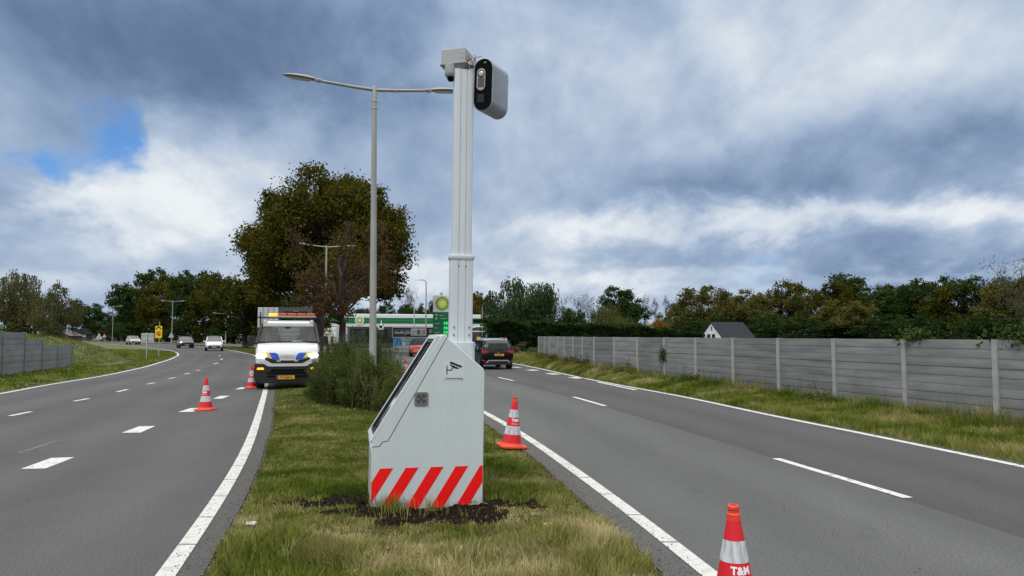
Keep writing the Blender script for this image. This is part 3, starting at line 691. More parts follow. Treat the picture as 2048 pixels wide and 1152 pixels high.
bk = MB(); a_ = P(934, 118, HY); b_ = P(957, 124, HY)
bk.box(P(941, 126, HY), (.10, .10, .085), Matrix.Rotation(R(-15), 4, 'Z')); bk.cyl(P(941, 118, HY - .05), P(941, 110, HY - .05), .018, n=12); bk.cyl(P(950, 121, HY), P(950, 111, HY), .010, n=8)
bk.cyl(P(934, 119, HY - .06), P(962, 112, HY), .008, n=8); bk.box(P(938, 133, HY), (.06, .14, .10), Matrix.Rotation(R(-15), 4, 'Z'), .7)
keep(bk.build('pod_bracket', M['steel'], None), cab)
wr = MB(); wr.tube([P(928, 122, HY - .1), P(935, 125, HY - .12), P(941, 121, HY - .1), P(948, 123, HY)], .005, 6)
M['wire'] = mat('red_wire', (.5, .05, .05), .5)
keep(wr.build('cable', M['wire'], None), cab)

# ================================================================== TRAFFIC CONES
def make_cone(fine=False):
    r = empty('traffic_cone', (0, 0, 0)); n = 40
    rad = lambda z: .148 - (.148 - .034) * (z - .05) / .64
    ba = MB(); ba.loft([[(x * s, y * s, z) for x, y in rrect(.40, .40, .05, 4)] for z, s in ((0, 1), (.022, 1), (.032, .96), (.036, .80))])
    ba.lathe([(.172, .034), (.165, .048), (.152, .056), (.148, .075)], n, cap=False)
    ba.build('base', M['cone_orange'], r, 35)
    MB().lathe([(rad(.06), .06), (rad(.19), .19)], n, cap=False).build('red_sleeve', M['cone_red'], r)
    MB().lathe([(rad(.19) + .0015, .19), (rad(.315) + .0015, .315)], n, cap=False).build('white_sleeve', M['cone_white'], r)
    sl = MB().lathe([(rad(.315), .315), (rad(.44), .44)], n, cap=False).build('red_sleeve', M['cone_red'], r)
    MB().lathe([(rad(.44) + .0015, .44), (rad(.555) + .0015, .555)], n, cap=False).build('white_sleeve', M['cone_white'], r)
    MB().lathe([(rad(.555), .555), (rad(.672), .672)], n, cap=False).build('red_sleeve', M['cone_red'], r)
    MB().lathe([(rad(.672) + .002, .66), (.037, .693), (.030, .700), (.029, .716), (.034, .720), (.034, .735), (.029, .742), (.022, .742), (.020, .72)], n).build('top_collar', M['cone_orange'], r, 30)
    def wrap(txt, size, z0, bold, par):
        me = text_mesh(txt, size, .0006, 'CENTER', bold); me.materials.clear(); me.materials.append(M['white_txt'])
        for vtx in me.vertices:
            x, y, zz = vtx.co; z = z0 + y; q = rad(z) + .0022 + zz; a = x / rad(z0) - math.pi / 2
            vtx.co = (q * math.cos(a), q * math.sin(a), z)
        o = bpy.data.objects.new('lettering', me); COL.objects.link(o); o.parent = par
    wrap('T&M', .056, .400, .0022, sl)
    ul = MB(); q0 = []
    for i in range(9):
        a = -math.pi / 2 + (i / 8 - .5) * 1.25
        for z in (.346, .352): q0.append(((rad(z) + .0025) * math.cos(a), (rad(z) + .0025) * math.sin(a), z))
    ul.add(q0, [(2 * i, 2 * i + 2, 2 * i + 3, 2 * i + 1) for i in range(8)]); ul.build('lettering', M['white_txt'], sl, 0)
    return r
cone = make_cone(); GRP = 'traffic cones along the road works'
def med1(x, y): return float(med_z(np.array([x]), np.array([y]))[0])
for i, (u, v, z, rx, ry, rz, lb) in enumerate([
        (1467, 1246, 0, 0, 0, 8, 'red and white traffic cone nearest the camera, cut off by the lower picture edge'),
        (1023, 897, .03, 2, 4, 20, 'red and white traffic cone tilted on the grass edge right of the camera cabinet'),
        (411, 820, .004, 0, 0, -4, 'red and white traffic cone standing alone on the left carriageway'),
        (505, 776, .004, 0, 0, 12, 'red and white traffic cone beside the front wheel of the white truck'),
        (811, 757, .0, 0, 0, 3, 'small distant traffic cone behind the camera cabinet, on the road edge below the red car')]):
    c = cone if i == 0 else copy_tree(cone); p = G(u, v)
    if i == 0: p = Vector((1.25, 4.25, 0))
    if i == 3: p = Vector((p.x - .03, p.y, 0))
    c.location = (p.x, p.y, z); c.rotation_euler = (R(rx), R(ry), R(rz)); c['label'] = lb; c['category'] = 'traffic cone'; c['group'] = GRP

# ================================================================== STREET LAMPS
M['lamp_glass'] = mat('lamp_glass', (.62, .64, .65), .25)
def make_lamp(h=8.0, arm=1.38):
    r = empty('street_lamp', (0, 0, 0))
    MB().lathe([(.092, -.2), (.092, .9), (.086, 1.0), (.058, h - .55), (.058, h - .06), (.045, h - .02), (.01, h)], 20).build('pole', M['galv'], r)
    for z in (h - .41, h - .59): MB().lathe([(.066, z - .01), (.066, z + .01), (.062, z + .02)], 16).cyl((-.09, 0, z), (.09, 0, z), .012, n=8).build('pole_clamp', M['galv'], r)
    for s in (-1, 1):
        pts = [Vector((0, 0, h - .11)), Vector((s * .5, 0, h - .075)), Vector((s * arm, 0, h + .01))]
        a = MB().tube(pts, [.042, .040, .034], 10); a.build('arm', M['galv'], r)
        e = pts[-1]; T = Matrix.Translation(e) @ Matrix.Rotation(-s * R(4), 4, 'Y')
        hd = empty('lamp_head', (0, 0, 0)); hd.parent = r
        mb = MB(); rings = []
        for t_, w, hh in ((-.16, .040, .040), (-.02, .045, .045), (.03, .085, .055), (.20, .125, .070), (.42, .135, .062), (.60, .105, .045), (.70, .050, .020)):
            rings.append([(s * t_, w * math.cos(k * math.pi / 6), .012 + hh * math.sin(k * math.pi / 6) * (1 if math.sin(k * math.pi / 6) > 0 else .55)) for k in range(12)])
        mb.loft(rings, True, T); mb.build('housing', M['galv'], hd)
        mb = MB(); mb.add([T @ Vector(q) for q in ((s * .10, -.085, -.03), (s * .55, -.085, -.03), (s * .55, .085, -.03), (s * .10, .085, -.03), (s * .14, -.06, -.048), (s * .50, -.06, -.048), (s * .50, .06, -.048), (s * .14, .06, -.048))],
                          [(4, 5, 6, 7), (0, 1, 5, 4), (1, 2, 6, 5), (2, 3, 7, 6), (3, 0, 4, 7)]); mb.build('lens', M['lamp_glass'], hd, 0)
        mb = MB(); mb.cyl(T @ Vector((s * -.04, -.05, .0)), T @ Vector((s * -.04, .05, .0)), .035, n=12); mb.box(T @ Vector((s * -.10, 0, -.06)), (.03, .02, .05)); mb.build('hinge', M['galv'], hd)
    return r
lamp = make_lamp()
tp = P(749.8, 172, 18.7)
for i, (u, Y, rz, lb, vt_) in enumerate([(747, 18.7, 17, 'tall grey double-armed street lamp rising from the bushes left of the camera mast', 172),
        (651, 52, 20, 'pale double-armed street lamp half hidden in the big autumn tree', 491),
        (345, 136, 30, 'double-armed street lamp behind the yellow sign, against dark woods', 602),
        (226.5, 180, 30, 'double-armed street lamp at the far left end of the road, against the sky gap', 612),
        (452.5, 118, 30, 'street lamp pole at the wood edge left of the white truck, arms hidden', 612)]):
    o = lamp if i == 0 else copy_tree(lamp); x = (u - 1024) / F * Y
    o.location = (x, Y, 0); o.rotation_euler = (0, R(-.3) if i == 0 else 0, R(rz)); o['label'] = lb; o['category'] = 'street lamp'; o['group'] = 'double-armed street lamps'
    z = P(u, vt_, Y).z; o.scale = (1, 1, z / 8.0) if i != 0 else (1.08, 1.08, z / 8.0)
    if i == 4: o.location.z = -1.2
def single_lamp(u, Y, vt_, s, lb):
    r = empty('station_lamp', ((u - 1024) / F * Y, Y, 0), label=lb, cat='street lamp', group='single-armed lamps by the filling station'); h = P(u, vt_, Y).z
    MB().lathe([(.10, -.2), (.09, 1), (.06, h - .3)], 12).build('pole', M['galv'], r)
    MB().tube([(0, 0, h - .3), (s * .1, 0, h - .08), (s * .35, 0, h), (s * .8, 0, h + .02)], .05, 8).build('arm', M['galv'], r)
    MB().box((s * 1.05, 0, h + .02), (.6, .2, .09), None, .8).build('lamp_head', M['lamp_glass'], r, 30, .02)
single_lamp(852, 85, 560, -1, 'tall thin lamp with a short left arm before the filling station canopy')
single_lamp(964.5, 112, 607, 1, 'slim white lamp just right of the camera mast, before a dark tree')
r = empty('flagpole', ((828.5 - 1024) / F * 80, 80, 0), label='bare white flagpole in front of the filling station canopy', cat='flagpole')
MB().lathe([(.06, 0), (.05, P(828, 600, 80).z)], 10).build('pole', M['van_white'], r); MB().lathe([(.09, 0), (.09, .1), (.02, .16)], 10, (0, 0, P(828, 600, 80).z)).build('finial', M['van_white'], r)

# ================================================================== CONCRETE FENCES
def fence_panel(L, h, rows, m, name='panel'):
    mb = MB(); rh = h / rows
    rr = random.Random(3)
    for k in range(rows):
        z0, z1 = k * rh, (k + 1) * rh; t = .024 + .006 * rr.random()
        # each slab has a rounded "log" face with a shadow groove between slabs
        mb.loft([[(x, -t * 1.06, z0 + .001), (x, -t * 1.08, z0 + rh * .10), (x, -t * .94, z0 + rh * .5), (x, -t * .82, z1 - rh * .08), (x, -t * .74, z1 - .001), (x, t * .6, z1 - .002), (x, t * .6, z0 + .002)] for x in (0, L)])
    return mb.build(name, m, None, 50)
def fence(name, pts, tops, base, m, pm, rows, lb, caps, hgt):
    r = empty(name, (pts[0][0], pts[0][1], 0), label=lb, cat='fence'); protos = {}
    for i, (p, q) in enumerate(zip(pts, pts[1:])):
        d = Vector((q[0] - p[0], q[1] - p[1], 0)); L = d.length; h = hgt[i]
        o = fence_panel(1, h, rows[i], m) if (h, rows[i]) not in protos else protos[(h, rows[i])].copy()
        if (h, rows[i]) in protos: COL.objects.link(o)
        else: protos[(h, rows[i])] = o
        o.parent = r; o.location = (p[0] - pts[0][0], p[1] - pts[0][1], tops[i] - h); o.rotation_euler = (0, 0, math.atan2(d.y, d.x)); o.scale = (L, 1, 1)
        yield_flip = 1
    po = None
    for i, p in enumerate(pts):
        t = max(tops[max(0, i - 1)], tops[min(i, len(tops) - 1)]) + .004
        if po is None:
            mb = MB(); mb.box((0, 0, -1.0), (.105, .125, 2.0))
            for z in (-.22, -.68, -1.14):
                for sx in (-.03, .03): mb.cyl((sx, -.064, z), (sx, -.061, z), .008, n=6)
            po = mb.build('post', pm, r, 30); o = po
        else: o = po.copy(); COL.objects.link(o); o.parent = r
        q = pts[min(i + 1, len(pts) - 1)]; p0 = pts[max(i - 1, 0)]
        o.location = (p[0] - pts[0][0], p[1] - pts[0][1], t); o.rotation_euler = (R(random.uniform(-.5, .5)), R(random.uniform(-.4, .4)), math.atan2(q[1] - p0[1], q[0] - p0[0]))
    return r
# panels face -normal side: walk the right fence from far to near so that the log face looks at the road
RF = FENCE[::-1]
fence('concrete_fence', RF, [1.615] * 20, 0, M['concrete'], M['post'], [10] * 20, 'long grey concrete slab fence with posts along the right verge', False, [1.72] * 20)
LFp = [(-18.9, 23.9), (-19.5, 26.2), (-20.2, 29.4), (-20.9, 31.8), (-21.6, 34.1), (-22.3, 36.4), (-22.95, 38.7)]
fence('low_concrete_fence', LFp, [1.83, 1.83, 1.81, 1.52, 1.21, 1.21], 0, M['concrete_l'], M['concrete_l'], [8, 8, 8, 7, 6, 6], 'dark stepped concrete fence at the foot of the grassy mound on the left', False, [1.95, 1.95, 1.95, 1.68, 1.4, 1.4])

# ================================================================== ROAD SIGNS
def sign_post(mb, h, r=.038): mb.lathe([(r, -.3), (r, h), (.01, h + .03)], 12)
s = G(317, 712); s = empty('detour_sign', (-26.6, 56.5, 0), R(5), 'yellow detour sign with a black arrow and letter G on a pole', 'road sign')
s.location = ((320 - 1024) / F * 56, 56, 0)
zt, zb = P(317, 652, 56).z, P(317, 676, 56).z
mb = MB(); sign_post(mb, P(317, 645, 56).z); mb.build('pole', M['galv'], s)
MB().loft([[(x - .03, y, z + (zt + zb) / 2) for x, z in rrect(.50, zt - zb, .05)] for y in (-.07, -.05)]).build('sign_board', M['yellow'], s, 30)
mb = MB(); zc = (zt + zb) / 2 + .26
mb.prism([(-.23, zc - .10), (-.03, zc + .08), (.17, zc - .10), (.17, zc - .0), (-.03, zc + .19), (-.23, zc - .0)], -.076, -.071)
mb.build('arrow', M['black_txt'], s, 0)
M['gred'] = mat('dark_red_print', (.20, .02, .01), .5)
text('G', .40, M['gred'], s, (-.03, -.074, (zt + zb) / 2 - .14), depth=.003, bold=.02)
s = empty('large_sign', ((295.5 - 1024) / F * 52, 52, 0), R(0), 'blank grey back of a wide road sign left of the yellow sign', 'road sign')
zt, zb = P(296, 666.5, 52).z, P(296, 685.5, 52).z
mb = MB(); sign_post(mb, zt + .03, .035); mb.build('pole', M['galv'], s)
MB().box((.02, .06, (zt + zb) / 2), (.90, .02, zt - zb)).build('sign_board', M['grey_sign'], s, 0, .01)
mb = MB()
for z in (zt - .15, zb + .15): mb.box((.02, .043, z), (.8, .012, .05))
mb.build('rail', M['galv'], s)
M['sred'] = mat('sign_red', (.55, .03, .03), .5)
def tri_sign(u, Y, vt_, vb, front, lb, pole=True):
    s = empty('warning_sign', ((u - 1024) / F * Y, Y, 0), R(10), lb, 'road sign', 'triangular warning signs'); zt, zb = P(u, vt_, Y).z, P(u, vb, Y).z; h = zt - zb; w = h * 1.1
    mb = MB(); sign_post(mb, zt - .1, .045); mb.build('pole', M['galv'], s)
    MB().prism([(-w / 2, zb), (w / 2, zb), (.04, zt), (-.04, zt)], -.07, -.05).build('sign_board', M['sred'] if front else M['grey_sign'], s, 0)
    if front: MB().prism([(-w * .33, zb + h * .14), (w * .33, zb + h * .14), (0, zt - h * .22)], -.075, -.071).build('white_field', M['van_white'], s, 0); MB().box((0, -.08, zb + h * .38), (.09, .004, h * .34)).build('symbol', M['black_txt'], s, 0)
tri_sign(200, 120, 666.5, 678.5, False, 'grey back of a triangular warning sign left of the far lamp')
tri_sign(210.5, 186, 667, 675.5, True, 'red-rimmed white triangular warning sign beside the far left lamp pole')
tri_sign(344, 133, 665, 675, False, 'grey back of a triangular warning sign on the lamp behind the yellow sign')
# ================================================================== VEHICLES
M['light_on'] = mat('headlight_on', (.9, .9, .85), .2, emit=3.2, ecol=(1, .96, .88))
M['light_dim'] = mat('headlight_glass', (.62, .64, .66), .12, coat=.5)
M['amber_on'] = mat('amber_lamp_on', (.9, .40, .02), .3, emit=1.5, ecol=(1, .38, .02))
M['amber'] = mat('amber_lens', (.50, .085, .02), .3)
M['red_lens'] = mat('red_lens', (.45, .012, .02), .2, coat=.3, emit=.04, ecol=(1, .12, .16))
M['rim'] = mat('wheel_rim', (.32, .33, .34), .35, metal=.7)
M['chrome'] = mat('bright_trim', (.55, .55, .56), .25, metal=.8)
def wheel(parent, x, y, rad, w, z=0):
    e = empty('wheel', (x, y, rad + z)); e.parent = parent
    MB().lathe([(rad * .62, -w / 2), (rad * .94, -w / 2), (rad, -w * .36), (rad, w * .36), (rad * .94, w / 2), (rad * .62, w / 2)], 24, M=Matrix.Rotation(R(90), 4, 'Y')).build('tyre', M['rubber'], e)
    s = 1 if x > 0 else -1; mb = MB()
    mb.lathe([(rad * .62, -.01), (rad * .60, .012), (rad * .52, -.01), (rad * .14, .0), (rad * .10, .02)], 20, M=Matrix.Translation((s * w * .5, 0, 0)) @ Matrix.Rotation(s * R(90), 4, 'Y'))
    mb.build('rim', M['rim'], e); return e
def ring(y, hw, zb, zt, crown=.03):
    m = zb + (zt - zb) * .55
    h = [(hw * .80, zb), (hw * .96, zb + (zt - zb) * .14), (hw, m), (hw * .985, zb + (zt - zb) * .82), (hw * .90, zt - (zt - zb) * .04), (hw * .70, zt + crown * .6), (hw * .3, zt + crown)]
    return [(x, y, z) for x, z in h] + [(-x, y, z) for x, z in h[::-1]]
def ghring(y, hb, zb, zr, narrow=.30):
    z = max(zr, zb + .02); hw = lambda q: hb - (q - zb) * narrow
    h = [(hb, zb), (hw(zb + (z - zb) * .5) + .012, zb + (z - zb) * .5), (hw(z - .05 * min(1, z - zb)), z - .06 * min(1, (z - zb) * 3)), (hw(z) - .10, z), (.25, z + .02)]
    return [(x, y, q) for x, q in h] + [(-x, y, q) for x, q in h[::-1]]
def car(name, label, cat, loc, head, L, W, Hh, paint, gh, lower, roofm=None, group=None, lights=True, front=True, plate='', rails=False, wr=.33):
    r = empty(name, loc, 0, label, cat, group, rot=(0, 0, head))
    bm_ = MB().loft([ring(fy * L, hw * W, zb, zt) for fy, hw, zb, zt in lower]); bo = bm_.build('body', paint, r, 45)
    hb = W * .47; zb = gh['zb']
    go = MB().loft([ghring(fy * L, hb * k, zb, zr) for fy, zr, k in gh['st']]).build('window_glass', roofm if gh.get('soft') else M['glass_dark'], r, 45)
    if not gh.get('soft'):
        rs = [s for s in gh['st'] if s[1] > Hh - .24]; mb = MB(); rr_ = []
        for fy, zr, k in rs:
            hw = hb * k - (zr - zb) * .30; z = zr + .012
            rr_.append([(hw + .035, fy * L, z - .10), (hw + .012, fy * L, z - .045), (hw - .09, fy * L, z), (.25, fy * L, z + .022), (-.25, fy * L, z + .022), (-hw + .09, fy * L, z), (-hw - .012, fy * L, z - .045), (-hw - .035, fy * L, z - .10)])
        mb.loft(rr_); mb.build('roof', roofm or paint, r, 45)
        st = gh['st']
        def edge(s, sgn):
            fy, zr, k = s; hw = hb * k - (zr - zb) * .30; return Vector((sgn * (hw + .005), fy * L, zr - .05))
        for sgn in (-1, 1):
            iF = max(i for i, s in enumerate(st) if s[1] > Hh - .24); iR = min(i for i, s in enumerate(st) if s[1] > Hh - .24)
            MB().tube([edge(st[iF], sgn), Vector((sgn * hb * st[-1][2], st[-1][0] * L, zb))], .045, 6).build('pillar', paint, r)
            MB().tube([edge(st[iR], sgn), Vector((sgn * hb * st[0][2], st[0][0] * L, zb))], .075, 6).build('pillar', paint, r)
            for f_ in gh.get('pillars', ()):
                q = edge((f_, Hh - .03, 1), sgn); MB().tube([q, Vector((sgn * (hb + .01), f_ * L, zb))], .04, 6).build('pillar', paint, r)
    if rails:
        for sgn in (-1, 1):
            x = sgn * (hb - (Hh - zb) * .30 - .05)
            MB().tube([(x, -.36 * L, Hh - .05), (x, -.33 * L, Hh + .035), (x, -.1 * L, Hh + .05), (x, .04 * L, Hh + .04), (x, .07 * L, Hh - .02)], .018, 6).build('roof_rail', M['chrome'], r)
    for sx in (-1, 1):
        for fy in (-.295, .305): wheel(r, sx * (W / 2 - .12), fy * L, wr, .22)
    for sx in (-1, 1):
        for fy in (-.295, .305): MB().lathe([(wr + .05, -.02), (wr + .05, .02)], 20, M=Matrix.Translation((sx * (W / 2 - .018), fy * L, wr + .02)) @ Matrix.Rotation(R(90), 4, 'Y')).build('wheel_arch', M['blackm'], r)
    for sx in (-1, 1):
        mm = MB().box((sx * (W / 2 + .08), .17 * L, zb + .08), (.20, .10, .14), None, .8); mm.build('mirror', paint, r, 30, .02)
    return r
suv_low = [(-.5, .40, .52, .90), (-.485, .465, .40, .99), (-.44, .49, .34, 1.02), (-.3, .5, .30, 1.03), (0, .5, .27, 1.02), (.22, .5, .27, 1.0), (.33, .49, .28, .97), (.45, .45, .32, .84), (.49, .40, .38, .72), (.5, .30, .42, .62)]
suv_gh = {'zb': 1.0, 'st': [(-.478, 1.03, .96), (-.455, 1.34, .97), (-.415, 1.58, .97), (-.36, 1.63, .98), (-.1, 1.66, 1), (.06, 1.62, 1), (.26, 1.03, .98)], 'pillars': (-.24, -.03)}
M['suv_paint'] = mat('black_blue_paint', (.004, .0045, .008), .32)
M['suv_paint'].node_tree.nodes['Principled BSDF'].inputs['Specular IOR Level'].default_value = .18
M['silver'] = mat('silver_roof', (.30, .30, .34), .25, coat=.6)
p = Vector(((979 - 1024) / F * 36.8 - .05, 38.6, 0)); hd = R(14)
suv = car('suv', 'black suv with roof rails driving away, beside the right verge', 'car', p, hd, 4.45, 1.84, 1.66, M['suv_paint'], suv_gh, suv_low, M['silver'], rails=True, wr=.36)
yr = -.5 * 4.45
for s in (-1, 1):
    MB().loft([[(s * (.50 + a), yr + .02 + b, .93 + c) for a, c in ((.0, .02), (.10, -.06), (.36, -.04), (.40, .07), (.30, .12), (.12, .08))] for b in (-.005, .16)]).build('tail_light', M['red_lens'], suv, 30)
    MB().box((s * .78, yr + .055, .50), (.14, .03, .07)).build('reflector', M['red_lens'], suv, 0)
MB().loft([[(x, yr + b, z) for x, z in ((-.62, .36), (-.50, .46), (.50, .46), (.62, .36), (.66, .38), (.56, .52), (-.56, .52), (-.66, .38))] for b in (-.01, .1)]).build('bumper_guard', M['silver'], suv, 30)
MB().loft([[(x * k, yr + .03 + b, .36 + z) for x, z in rrect(1.5, .22, .05)] for b, k in ((-.015, .95), (.12, 1.05))]).build('bumper', M['blackm'], suv, 30)
MB().box((.06, yr - .012, .79), (.52, .02, .115)).build('license_plate', M['plate'], suv, 0, .004)
text('TZ-050-K', .10, M['black_txt'], suv, (.06, yr - .024, .79), depth=.001, sx=.95)
MB().loft([[(x * k, yr + .09 + b, z) for x, z in ((-.60, 1.10), (.60, 1.10), (.52, 1.42), (-.52, 1.42))] for b, k in ((.0, 1),)] + [[(x, yr + .16 + (z - 1.1) * .35, z) for x, z in ((-.60, 1.10), (.60, 1.10), (.52, 1.42), (-.52, 1.42))]]).build('rear_window', mat('rear_glass', (.045, .06, .055), .08, coat=.3), suv, 0)
MB().tube([(.02, yr + .07, 1.10), (.34, yr + .09, 1.16)], .02, 6).build('wiper', M['blackm'], suv)
MB().box((0, yr - .004, .90), (.10, .02, .03)).build('badge', M['chrome'], suv)
suv.scale = (.91, .91, .91)
# red convertible
M['red_paint'] = mat('red_car_paint', (.50, .055, .045), .2, coat=.7); M['soft'] = mat('black_fabric_hood', (.010, .010, .012), .8)
mini_low = [(-.5, .40, .42, .72), (-.48, .46, .30, .86), (-.40, .49, .22, .90), (-.2, .5, .2, .90), (.1, .5, .2, .91), (.3, .49, .22, .92), (.42, .46, .26, .84), (.49, .40, .32, .7), (.5, .3, .36, .6)]
mini_gh = {'zb': .86, 'soft': True, 'st': [(-.36, .90, .86), (-.30, 1.18, .90), (-.22, 1.34, .95), (0, 1.40, 1), (.10, 1.37, 1), (.24, .92, .97)]}
p = Vector(((841 - 1024) / F * 60, 60, 0)); mini = car('convertible', 'small red car with a black folding roof driving away toward the billboards', 'car', p, R(10), 3.65, 1.72, 1.38, M['red_paint'], mini_gh, mini_low, M['soft'], wr=.30)
yr = -.5 * 3.65
for s in (-1, 1): MB().loft([[(s * (.62 + a), yr + .06 + b, .70 + c) for a, c in ((.0, -.10), (.13, -.10), (.10, .10), (.03, .10))] for b in (-.03, .1)]).build('tail_light', mat('pale_red_lens', (.75, .22, .18), .2), mini, 30)
MB().box((.02, yr + .02, .77), (.56, .02, .12)).build('license_plate', M['plate'], mini, 0, .004)
MB().loft([[(x, yr + .62 + (z - .9) * .75 + b, z) for x, z in ((-.40, .98), (.40, .98), (.34, 1.20), (-.34, 1.20))] for b in (-.05, .1)]).build('rear_window', mat('plastic_window', (.13, .14, .15), .15), mini, 0)
MB().box((0, yr + .0, .38), (1.35, .06, .14)).build('bumper', M['red_paint'], mini, 30, .03); MB().box((0, yr + .03, .27), (1.1, .05, .10)).build('diffuser', M['blackm'], mini, 0); MB().box((0, yr + .10, .90), (.5, .04, .025)).build('trim', M['chrome'], mini)
MB().tube([(-.55, yr - .004, .53), (.55, yr - .004, .53)], .02, 6).build('bumper_line', M['chrome'], mini)
# oncoming cars far left
def oncoming(u, v, head, L, W, Hh, paint, label, gh, low, lit, grille=None, wr=.32):
    p = G(u, v); c = car('parked_car' if False else 'car', label, 'car', p, head, L, W, Hh, paint, gh, low, group='oncoming cars on the left carriageway', wr=wr); yf = L / 2
    for s in (-1, 1):
        MB().lathe([(.02, -.10), (.15, -.02), (.13, .03), (.04, .05)], 14, M=Matrix.Translation((s * W * .36, yf - .16, .72)) @ Matrix.Rotation(R(-90), 4, 'X') @ Matrix.Diagonal((1.15, .7, 1, 1))).build('headlight', M['light_on'] if (lit == 'both' or lit == s) else M['light_dim'], c)
    MB().loft([[(x, yf + b, z) for x, z in rrect(W * .62, .16, .05)] for b in (-.18, .012)], M=Matrix.Translation((0, 0, .50))).build('grille', M['blackm'], c)
    MB().loft([[(x, yf + b, z) for x, z in rrect(W * .70, .14, .05)] for b in (-.2, -.01)], M=Matrix.Translation((0, 0, .34))).build('bumper_intake', M['blackm'], c)
    MB().box((0, yf + .02, .44), (.50, .02, .11)).build('license_plate', M['plate'] if grille is None else grille, c)
    return c
hat_gh = {'zb': .94, 'st': [(-.47, 1.0, .93), (-.43, 1.30, .95), (-.36, 1.50, .97), (-.1, 1.56, 1), (.05, 1.53, 1), (.28, .98, .97)], 'pillars': (-.2, 0.0)}
M['car_white'] = mat('white_car_paint', (.72, .73, .74), .22, coat=.8); M['car_dark'] = mat('dark_blue_car_paint', (.014, .018, .028), .18, coat=.8); M['car_beige'] = mat('beige_silver_paint', (.42, .39, .36), .28, coat=.6)
oncoming(428, 701.5, R(180 + 22), 4.2, 1.80, 1.57, M['car_white'], 'white car coming round the bend, nearest of the oncoming cars', hat_gh, suv_low, None, mat('pinkish_plate', (.45, .38, .40), .5))
oncoming(370, 695.8, R(180 + 30), 4.3, 1.80, 1.56, M['car_dark'], 'dark blue car with one bright headlight in the bend, between the silver and white cars', hat_gh, suv_low, 1)
oncoming(266, 689.4, R(180 + 38), 4.0, 1.70, 1.56, M['car_beige'], 'beige silver car furthest along the bend, left of the blank grey sign', hat_gh, suv_low, -1)

# ---------------------------------------------------------------- road works truck
tr = empty('road_works_truck', ((577 - 1024) / F * 23.35, 23.35, .0), R(16.2), 'white road works truck with an amber light bar, half on the median beside the bushes', 'truck')
VW = M['van_white']
def sec(y, hw, zb, zt): return [(-hw, y, zb), (-hw, y, zt - .06), (-hw + .08, y, zt), (hw - .08, y, zt), (hw, y, zt - .06), (hw, y, zb)]
# nose: slopes from grille to windscreen foot
ns = MB()
ns.loft([[(-hw, y, zb), (-hw * 1.0, y, zm), (-hw * .94, y, zt - .03), (-hw * .5, y, zt), (hw * .5, y, zt), (hw * .94, y, zt - .03), (hw, y, zm), (hw, y, zb)]
         for y, hw, zb, zm, zt in ((0.0, .80, .78, .90, 1.06), (.03, .90, .76, .98, 1.14), (.12, .955, .74, 1.10, 1.26), (.42, .975, .72, 1.28, 1.44), (.60, .98, .70, 1.32, 1.46), (.75, .98, .45, 1.3, 1.46), (2.0, .98, .45, 1.3, 1.46))])
cabn = ns.build('cab', VW, tr, 40)
rf = MB().loft([[(-hw, y, z - .10), (-hw + .03, y, z - .02), (-hw + .12, y, z), (hw - .12, y, z), (hw - .03, y, z - .02), (hw, y, z - .10)] for y, hw, z in ((.92, .80, 2.08), (1.02, .82, 2.15), (1.4, .83, 2.19), (2.0, .83, 2.18))]); rf.build('roof', VW, cabn, 40)
for s in (-1, 1):
    MB().tube([(s * .955, .60, 1.42), (s * .90, .78, 1.74), (s * .825, .98, 2.06)], [.055, .05, .055], 8).build('pillar', M['blackm'], cabn)
    MB().tube([(s * .97, 1.95, 1.4), (s * .86, 1.95, 2.1)], .07, 8).build('pillar', M['blackm'], cabn)
gl = bpy.data.materials.new('windscreen_glass'); gl.use_nodes = True; nt = gl.node_tree; nt.nodes.clear()
a = node('ShaderNodeBsdfTransparent', nt); a.inputs[0].default_value = (.84, .92, .90, 1); b = node('ShaderNodeBsdfGlossy', nt); b.inputs['Roughness'].default_value = .03
fr = node('ShaderNodeFresnel', nt); fr.inputs[0].default_value = 1.5; mx = node('ShaderNodeMixShader', nt); mx.inputs[0].default_value = .055
nt.links.new(a.outputs[0], mx.inputs[1]); nt.links.new(b.outputs[0], mx.inputs[2]); o_ = node('ShaderNodeOutputMaterial', nt); nt.links.new(mx.outputs[0], o_.inputs[0])
MB().add([(-.93, .62, 1.45), (.93, .62, 1.45), (.80, .99, 2.06), (-.80, .99, 2.06)], [(0, 1, 2, 3)]).build('windscreen', gl, cabn, 0)
fm = MB(); fm.box((0, .60, 1.465), (1.84, .08, .05)); fm.box((0, 1.0, 2.055), (1.62, .05, .04)); fm.box((-.02, .94, 1.995), (.26, .04, .10), None, .7); fm.box((-.02, .92, 1.93), (.16, .05, .06))
fm.build('windscreen_frame', M['blackm'], cabn, 30)
for s in (-1, 1): MB().add([(s * .965, .70, 1.44), (s * .965, 1.9, 1.44), (s * .855, 1.9, 2.08), (s * .855, 1.05, 2.08)], [(0, 1, 2, 3)]).build('side_window', gl, cabn, 0)
iw = MB()
for c, d in (((0, 1.98, 1.25), (1.9, .04, .5)), ((0, 1.98, 2.06), (1.7, .04, .16)), ((-.72, 1.98, 1.75), (.30, .04, .6)), ((.72, 1.98, 1.75), (.30, .04, .6)), ((0, 1.985, 1.66), (1.2, .02, .014)), ((0, 1.985, 1.80), (1.2, .02, .014)), ((0, 1.985, 1.57), (1.2, .02, .014))): iw.box(c, d)
M['cab_in'] = mat('cab_interior', (.075, .08, .085), .8)
iw.build('rear_wall', M['cab_in'], cabn, 0)
MB().box((0, 1.995, 1.72), (1.16, .008, .54)).build('rear_window', mat('rear_glass_painted_reflection', (.80, .88, .86), .3), cabn, 0)  # opaque pane; the pale reflection in the rear glass is painted into its colour
MB().box((0, .95, 1.36), (1.84, .60, .16)).build('dashboard', M['cab_in'], cabn, 30, .03)
